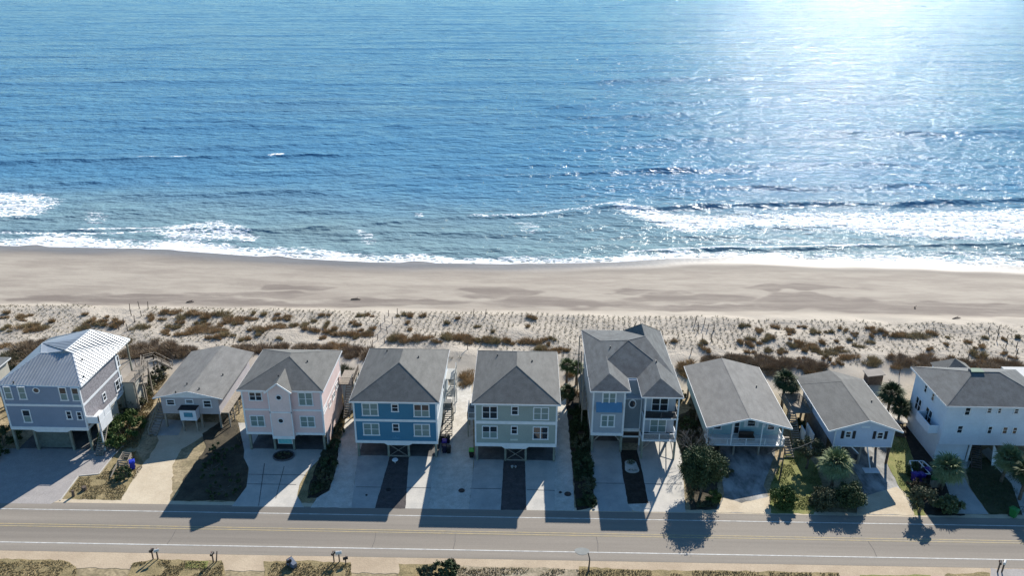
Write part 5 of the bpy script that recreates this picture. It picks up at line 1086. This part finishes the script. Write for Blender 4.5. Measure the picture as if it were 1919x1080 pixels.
# planted rows + loose tufts (uncountable)
rg = np.random.default_rng(77); V = []
def onpath(x, y):
    a = np.interp(y, [112,120,136.5], [P(716,650)[0], P(716,640)[0], P(737,592)[0]]); b_ = np.interp(y, [112,137], [P(888,655)[0], P(898,592)[0]])
    d = np.interp(y, [112,137], [P(245,630)[0], P(262,592)[0]]); e = np.interp(y, [112,137], [P(1290,660)[0], P(1330,602)[0]])
    return (abs(x-a) < 1.5) | ((abs(x-b_) < 1.1) & (y < 121)) | (abs(x-d) < 1.4) | (abs(x-e) < 1.0)
yend = lambda x: np.interp(x, [-100, 0, 92], [137.5, 136.0, 133.2])
for gx in np.arange(-112, 112, .95):
    for gy in np.arange(117.5, 137.6, .92):
        x = gx+rg.uniform(-.2,.2)+.10*(gy-120); y = gy+rg.uniform(-.2,.2)
        if y > yend(x) or onpath(x, y): continue
        dens = .97 if -60 < x < 42 else .72
        if vnoise(np.array(x), np.array(y), 31, .12) < -.55 or rg.uniform() > dens: continue
        if y < 121.5 and vnoise(np.array(x), np.array(y), 32, .2) < .1: continue
        V.append(blades(x, y, float(tz(x,y)), .16, .14, rg.uniform(.3,.7), 10, rg, .08, .6))
o = blade_obj('planted_dune_grass', np.concatenate(V), M_ROWG); setp(o, 'rows of small planted grass tufts across the dune sand', 'dune grass', kind='stuff')
# lawn and verge blades
def scatter(name, px, n, h, m, label, wd=.05):
    rg = np.random.default_rng(len(name)+n); q = [P(a,b_)[:2] for a,b_ in px]; xs_ = [a[0] for a in q]; ys2 = [a[1] for a in q]
    x = rg.uniform(min(xs_), max(xs_), n*3); y = rg.uniform(min(ys2), max(ys2), n*3); k = inpoly(x, y, q) & (vnoise(x, y, 5, .7) > -.35); x, y = x[k][:n], y[k][:n]; n2 = len(x)
    t_ = rg.uniform(0, np.pi, n2); hh_ = h*rg.uniform(.5, 1.2, n2)
    V = np.stack([np.stack([x-np.cos(t_)*wd, y-np.sin(t_)*wd, np.full(n2,.03)],1), np.stack([x+np.cos(t_)*wd, y+np.sin(t_)*wd, np.full(n2,.03)],1), np.stack([x+rg.normal(0,h*.5,n2), y+rg.normal(0,h*.5,n2), .03+hh_],1)],1)
    o = blade_obj(name, V, m); setp(o, label, 'grass', kind='stuff')
M_GRB = leafmat('lawn_blade', (.22,.23,.08), (.13,.15,.045)); M_GRD = leafmat('dry_blade', (.30,.23,.11), (.17,.13,.065))
scatter('lawn_grass', [(1476,845),(1510,835),(1535,870),(1545,900),(1530,950),(1445,950),(1450,900)], 5000, .13, M_GRB, 'lawn grass between teal and pale blue cottages')
scatter('lawn_grass', [(1672,800),(1692,790),(1715,850),(1722,905),(1738,950),(1716,950),(1690,903)], 3000, .13, M_GRB, 'lawn grass right of the pale blue cottage')
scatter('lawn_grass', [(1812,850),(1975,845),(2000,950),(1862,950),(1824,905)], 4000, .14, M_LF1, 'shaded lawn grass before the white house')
scatter('dry_grass', [(125,947),(154,907),(192,903),(222,866),(262,866),(272,885),(232,947)], 3500, .12, M_GRD, 'dry grass on the plot by the paver drive')
scatter('dry_grass', [(-60,1064),(130,1064),(150,1075),(150,1110),(-60,1110)], 2500, .18, M_GRD, 'dry grass on the near verge at far left')
scatter('dry_grass', [(255,1066),(300,1060),(425,1062),(425,1110),(240,1110)], 2500, .18, M_GRD, 'dry grass on the near verge under mailboxes')
scatter('dry_grass', [(505,1062),(665,1062),(665,1110),(505,1110)], 2200, .18, M_GRD, 'dry grass on the near verge by tipped bin')
scatter('dry_grass', [(865,1066),(1580,1068),(1580,1110),(865,1110)], 7000, .18, M_GRD, 'dry grass on the long near verge')
scatter('dry_grass', [(440,700),(444,830),(462,850),(455,795),(455,700)], 600, .2, M_GRD, 'dry grass strip by the grey cottage walkway')
scatter('gap_grass', [(612,850),(655,690),(668,700),(655,770),(640,840)], 4500, .35, M_DGR2, 'tan grass in the gap of pink and blue houses')
scatter('gap_grass', [(255,870),(300,740),(330,700),(300,700),(250,770),(215,850)], 6000, .3, M_GRD, 'tan grass slope beside the green hedge')
scatter('bed_plants', [(1066,745),(1100,740),(1108,850),(1120,900),(1122,945),(1088,950),(1080,880)], 9000, .35, M_LF1, 'dark ground cover in bed by twin-winged house', .07)
scatter('bed_plants', [(608,856),(640,775),(652,775),(638,830),(633,880),(620,922),(584,936),(588,915)], 5000, .3, M_LF3, 'low ground cover in the bed by pink house', .07)
scatter('bed_plants', [(1268,785),(1308,765),(1350,820),(1350,945),(1300,950),(1290,900)], 7000, .3, M_LF3, 'leafy ground cover under the big evergreen', .07)

# ------------------------------------------------------------------ fence posts on the dune
postpx = [(244,592),(262,588),(278,588),(247,601),(266,602),(233,619),(253,614),(224,629),(241,630),(729,596),(745,593),(722,607),(736,610),(715,623),(727,629),(708,641),(722,648),(700,656),(698,672-15),(888,594),(910,594),(878,657),(902,650),
          (1303,603),(1320,604),(1309,618),(1327,612),(1338,616),(1318,632),(1334,636),(1296,660),(1545,672),(1553,672),(1687,694),(1853,612),(1871,612),(1869,628),(1887,626),(1886,640),(1906,640),(1905,656),(1816,660)]
for i, (px, py) in enumerate(postpx):
    c = G(px, py); rg3 = random.Random(i); a = rg3.uniform(-.12,.22); h = rg3.uniform(1.1,1.6)
    zn = [z for z in zones if z[0] <= px < z[1]][0][2].replace('behind', 'behind')
    o = MB().tube([(c[0],c[1],c[2]-.2),(c[0]+a,c[1]+rg3.uniform(-.1,.1),c[2]+h)],[.075,.055],6).build('fence_post', M_WOODD, None, c)
    setp(o, f'weathered leaning post on the dune {zn}', 'fence post', 'leaning posts on the dune')

# ------------------------------------------------------------------ bins, mailboxes, small items
def bin_(loc, rot, mbody, mlid, label, tipped=False, s=1.0):
    rt = root('wheelie_bin', (0,0,0), label, 'bin')
    mb = MB(); w0,d0,w1,d1,h = .22*s,.26*s,.30*s,.36*s,1.0*s
    mb.add([(-w0,-d0,.06),(w0,-d0,.06),(w0,d0,.06),(-w0,d0,.06),(-w1,-d1,h),(w1,-d1,h),(w1,d1,h),(-w1,d1,h)],[(0,3,2,1),(4,5,6,7),(0,1,5,4),(1,2,6,5),(2,3,7,6),(3,0,4,7)]); mb.build('body', mbody, rt)
    mb = MB(); mb.add([(-w1-.03,-d1-.05,h+.003),(w1+.03,-d1-.05,h+.003),(w1+.03,d1+.05,h+.003),(-w1-.03,d1+.05,h+.003),(-w1*.8,-d1*.7,h+.13),(w1*.8,-d1*.7,h+.13),(w1*.8,d1*.7,h+.13),(-w1*.8,d1*.7,h+.13)],[(0,3,2,1),(4,5,6,7),(0,1,5,4),(1,2,6,5),(2,3,7,6),(3,0,4,7)]); mb.bar((-w1,d1+.1,h-.02),(w1,d1+.1,h-.02),.05); mb.build('lid', mlid, rt)
    for sx in (-1,1): MB().tube([(sx*(w0+.02),d0,.12),(sx*(w0+.09),d0,.12)],[.12,.12],10).build('wheel', M_DARK, rt)
    rt.location = loc; rt.rotation_euler = (R(-82) if tipped else 0, 0, rot)
    if tipped: rt.location = (loc[0], loc[1], loc[2]+.32)
    return rt
M_BLUE = mat('bin_blue',(.012,.035,.42),.4,(.01,.03,.34),3); M_NAVY = mat('bin_navy',(.012,.014,.04),.45,(.01,.01,.03),3); M_PUR = mat('bin_purple',(.05,.025,.26),.4,(.04,.02,.2),3); M_BLK = mat('bin_black',(.012,.012,.013),.5); M_GRN = mat('bin_green',(.03,.20,.05),.4,(.02,.15,.04),3); M_LIME = mat('bin_lime',(.13,.40,.07),.4)
bin_(P(254,888), .5, M_BLUE, M_BLUE, 'bright blue bin beside the small timber pen', s=1.15)
pn = root('bin_pen', P(237,885), 'small open timber bin pen near the sand driveway', 'bin enclosure')
mb = MB(); q = [P(228,885),P(237,870),P(252,872),P(246,886)]
for a, b_ in zip(q, q[1:]+q[:1]):
    mb.box(a[0]-.06,a[0]+.06,a[1]-.06,a[1]+.06,0,1.1)
    for z in (.3,.65,1.0): mb.bar((a[0],a[1],z),(b_[0],b_[1],z),.05,.18)
mb.build('fence', M_WOOD, pn); mb = MB(); a = P(213,908); mb.bar((q[0][0],q[0][1],.9),(a[0],a[1],.25),.12,.12); mb.build('leaning_board', M_WOOD, pn)
bin_(P(837,850), .1, M_NAVY, M_NAVY, 'navy bin nearest the road beside the blue house', s=1.1); bin_(P(837,841), .0, M_PUR, M_PUR, 'purple-blue bin in the middle beside the blue house', s=1.1)
bin_(P(834,831), -.1, M_BLK, M_BLK, 'black bin at the back beside the blue house', s=1.05); bin_(P(843,832), .2, M_NAVY, M_BLK, 'black-lidded navy bin at the back right beside the blue house', s=1.05); bin_(P(845,851), .2, M_BLK, M_BLK, 'black bin at the front right beside the blue house', s=1.0)
bin_(P(888,858), 0, M_BLK, M_LIME, 'black bin with lime green lid left of the sage house', s=1.15)
pn = root('bin_pen', P(1740,892), 'white-railed bin pen with purple bins by the fan palm', 'bin enclosure')
mb = MB(); A1,A2,A3,A4,A5,A6 = P(1712,890),P(1706,868),P(1722,868),P(1745,893),P(1731,868),P(1753,888)
for a, b_ in ((A1,A2),(A2,A3),(A3,A4),(A1,A4),(A5,A6),(A3,A5)): mb.bar((a[0],a[1],1.15),(b_[0],b_[1],1.15),.14,.08); mb.box(a[0]-.06,a[0]+.06,a[1]-.06,a[1]+.06,0,1.15)
mb.build('railing', M_WHITE, pn)
mb = MB(); a,b_ = P(1746,905),P(1764,905)
for k in range(9): x = a[0]+(b_[0]-a[0])*k/8; mb.box(x-.05,x+.05,a[1]-.03,a[1]+.03,0,1.2)
mb.bar((a[0],a[1],.9),(b_[0],a[1],.9),.04,.1); mb.build('picket_front', M_WOOD, pn)
bin_(P(1718,893), .4, M_PUR, M_PUR, 'purple bin at the left of the white-railed pen', s=1.2); bin_(P(1729,893), .4, M_PUR, M_PUR, 'purple bin right of the other inside the white-railed pen', s=1.2); bin_(P(1742,884), .4, M_NAVY, M_PUR, 'purple-lidded navy bin against the fan palm', s=1.2); bin_(P(1755,900), .1, M_GRN, M_GRN, 'green bin behind the picket front by the fan palm', s=1.15)
bin_(P(1903,957), .5, M_GRN, M_GRN, 'green bin standing on the dark lawn by the road', s=1.2)
bin_(P(561,1072), .9, mat('bin_grey',(.13,.16,.22),.5), mat('bin_greylid',(.35,.38,.42),.5), 'grey bin tipped over on the near verge', True, 1.15)
def mailbox(px, py, label, mcol, ang=0., h=1.15, group=None, post=None, size=1.):
    c = P(px, py); rt = root('mailbox', c, label, 'mailbox', group)
    MB().box(c[0]-.06,c[0]+.06,c[1]-.06,c[1]+.06,-.05,h).build('post', post or M_WOODD, rt)
    mb = MB(); n = 8; L_ = .27*size; w_ = .12*size; vs = []
    dx, dy = math.cos(ang), math.sin(ang)
    for s_ in (-1,1):
        for (a, b_) in [(-w_,0),(w_,0),(w_,.16),(w_*.7,.25),(0,.29),(-w_*.7,.25),(-w_,.16)]: vs.append((c[0]+dx*s_*L_-dy*a, c[1]+dy*s_*L_+dx*a, h+b_*size))
    mb.add(vs, [tuple(range(7))[::-1], tuple(range(7,14))]+[(i,(i+1)%7,(i+1)%7+7,i+7) for i in range(7)]); mb.build('box', mcol, rt)
    MB().bar((c[0]+dx*.1-dy*(w_+.02),c[1]+dy*.1+dx*(w_+.02),h+.1),(c[0]+dx*.1-dy*(w_+.02),c[1]+dy*.1+dx*(w_+.02),h+.36),.04).build('flag', mat('flag_red',(.3,.03,.02),.6), rt)
    return rt
M_MBW = mat('mailbox_white',(.62,.62,.60),.5); M_MBK = mat('mailbox_black',(.02,.02,.022),.45)
mailbox(294,1058,'dark mailbox, left of the pair on the near verge',M_MBK,1.1); mailbox(303,1058,'white mailbox, right of the pair on the near verge',M_MBW,.5)
mailbox(407,1063,'dark leaning-looking mailbox near the green weeds',M_MBK,1.4); 
c = P(412,1062); o = MB().tube([(c[0],c[1],-.05),(c[0]+.25,c[1]+.1,1.5)],[.08,.06],6).build('wooden_post',M_WOODD,None,c); setp(o,'dark leaning wooden post beside the mailbox near green weeds','post')
mailbox(550,1070,'small dark mailbox left of the tipped grey bin',M_MBK,.6,.8)
mailbox(633,1059,'dark mailbox left of the white double mailbox',M_MBK,1.2); mailbox(643,1058,'white mailbox on thick post near the dark ones',M_MBW,.2,size=1.25); mailbox(655,1062,'low dark mailbox right of the white one on verge',M_MBK,.4,.7)
mailbox(1876,1062,'dark mailbox, left of the pair near the bottom right corner',M_MBK,1.1,1.3); mailbox(1884,1062,'white-faced mailbox, right of the pair near bottom right corner',M_MBW,.9,1.3,size=1.1)
c = P(1109,1072); o = MB().tube([(c[0],c[1],-.05),(c[0]+.1,c[1]+.25,.8),(c[0]+.12,c[1]+.2,1.7),(c[0]-.05,c[1]+.5,2.3)],[.13,.09,.07,.06],7).build('crooked_post',M_WOODD,None,c); setp(o,'thin crooked dark post on the near verge beside the round patch','post')
for (px,py,r_,lb) in [(732+1,922,.33,'round dark cover on the blue house gravel strip'),(870,922,.42,'round dark cover on lane between blue and sage houses'),(1069,926,.45,'round dark cover on gravel right of the sage house'),(1055,923,.2,'tiny round cover left of the larger one by sage house'),(692,933,.15,'tiny dark drain cover on blue house driveway')]:
    c = P(px,py); o = MB().tube([(c[0],c[1],.0),(c[0],c[1],.10)],[r_,r_*.96],16).build('utility_cover',M_BLK,None,c); setp(o,lb,'utility cover')
for (px,py,r_,h,lb) in [(163,930,.28,.55,'cut dark tree stump upper right on the dry plot'),(143,942,.16,.9,'short dark post near the kerb on the dry plot')]:
    c = P(px,py); o = MB().tube([(c[0],c[1],-.05),(c[0]+.05,c[1],h)],[r_*1.2,r_],9).build('tree_stump',M_WOODD,None,c); setp(o,lb,'stump')
c = P(745,872); rt = root('yard_ornament', c, 'small white yard ornament on the blue house gravel strip', 'yard ornament')
mb = MB(); mb.tube([(c[0],c[1],.03),(c[0],c[1],.5)],[.05,.04],8); mb.build('stem',M_WHITE,rt); mb = MB(); mb.tube([(c[0]-.0,c[1],.5),(c[0],c[1],.56),(c[0],c[1],.66)],[.3,.42,.36],12); mb.build('bowl',M_WHITE,rt)
c = P(967,878); rt = root('yard_ornament', c, 'low pale ornament on the sage house gravel strip', 'yard ornament'); mb = MB(); mb.tube([(c[0]-.2,c[1],.03),(c[0]-.2,c[1],.35)],[.12,.2],8); mb.build('urn',M_CONC,rt)
mb = MB(); mb.tube([(c[0]+.25,c[1]+.1,.03),(c[0]+.25,c[1]+.1,.25)],[.1,.16],8); mb.build('urn',M_CONC,rt)
# utility pole leaning wire by teal cottage + line
c = P(1465,895); rt = root('utility_pole', c, 'thin dark pole beside the teal cottage with a cable', 'pole')
MB().tube([(c[0],c[1],-.1),(c[0]+.05,c[1]-.1,5.0)],[.11,.07],7).build('shaft',M_WOODD,rt)
MB().tube([(c[0]-.3,c[1]-.1,4.6),(c[0]+2.2,c[1]+1.0,4.5),(c[0]+4.6,c[1]+2.4,4.6)],[.035,.035,.035],5).build('cable',M_PVC,rt)
for (px,py,L_,a,lb) in [(667,566,1.9,.0,'dark driftwood log on the beach behind blue house'),(1793,587,1.8,.3,'pale driftwood pile on the beach at right'),(357,575,1.4,.2,'small driftwood piece on the beach at left'),(1715,568,.9,1.2,'thin upright driftwood stick on the beach at right')]:
    c = G(px,py); mb = MB(); mb.tube([(c[0]-L_/2*math.cos(a),c[1]-L_/2*math.sin(a),c[2]+.12),(c[0],c[1]+.1,c[2]+.2),(c[0]+L_/2*math.cos(a),c[1]+L_/2*math.sin(a),c[2]+.1)],[.1,.15,.07],7)
    mb.tube([(c[0],c[1]+.1,c[2]+.15),(c[0]+.4,c[1]+.3,c[2]+.45)],[.06,.03],6)
    o = mb.build('driftwood',M_WOODD,None,c); setp(o,lb,'driftwood')
# deck and pergola behind gap between pale blue cottage and white house
c = P(1705,705,1.0); rt = root('garden_deck', c, 'pale timber deck and steps left of the white house', 'deck')
mb = MB(); p0 = P(1722,706,1.2); p1 = P(1692,706,1.2)
mb.box(52.4,55.8,99.5,104.6,1.1,1.22); mb.build('floor',mat('pale_deck',(.5,.47,.42),.8,(.4,.37,.33),2,lines=(0,.2,.2)),rt)
mb = MB(); stairs(mb,(53.9,97.5,.05),(54.2,99.5,1.2),1.1,6); mb.build('stairs',M_WOODD,rt)
mb = MB(); rail(mb,(52.4,104.6,1.2),(55.8,104.6,1.2),1,.2); rail(mb,(52.4,99.5,1.2),(52.4,104.6,1.2),1,.2); mb.build('railing',M_WHITE,rt)
rt = root('small_shed', P(1645,700,0), 'small dark-framed shed roof behind the pale blue cottage', 'shed')
c = P(1642,692,1.8); mb = MB(); mb.box(c[0]-1.2,c[0]+1.0,c[1]-.8,c[1]+1.0,.0,1.8); mb.build('wall',M_WOODD,rt)
mb = MB(); mb.slab([(c[0]-1.5,c[1]-1.0,1.8),(c[0]+1.2,c[1]-1.0,2.2),(c[0]+1.2,c[1]+1.2,2.2),(c[0]-1.5,c[1]+1.2,1.8)],.12); mb.build('roof',mat('shed_roof',(.30,.27,.24),.85),rt)
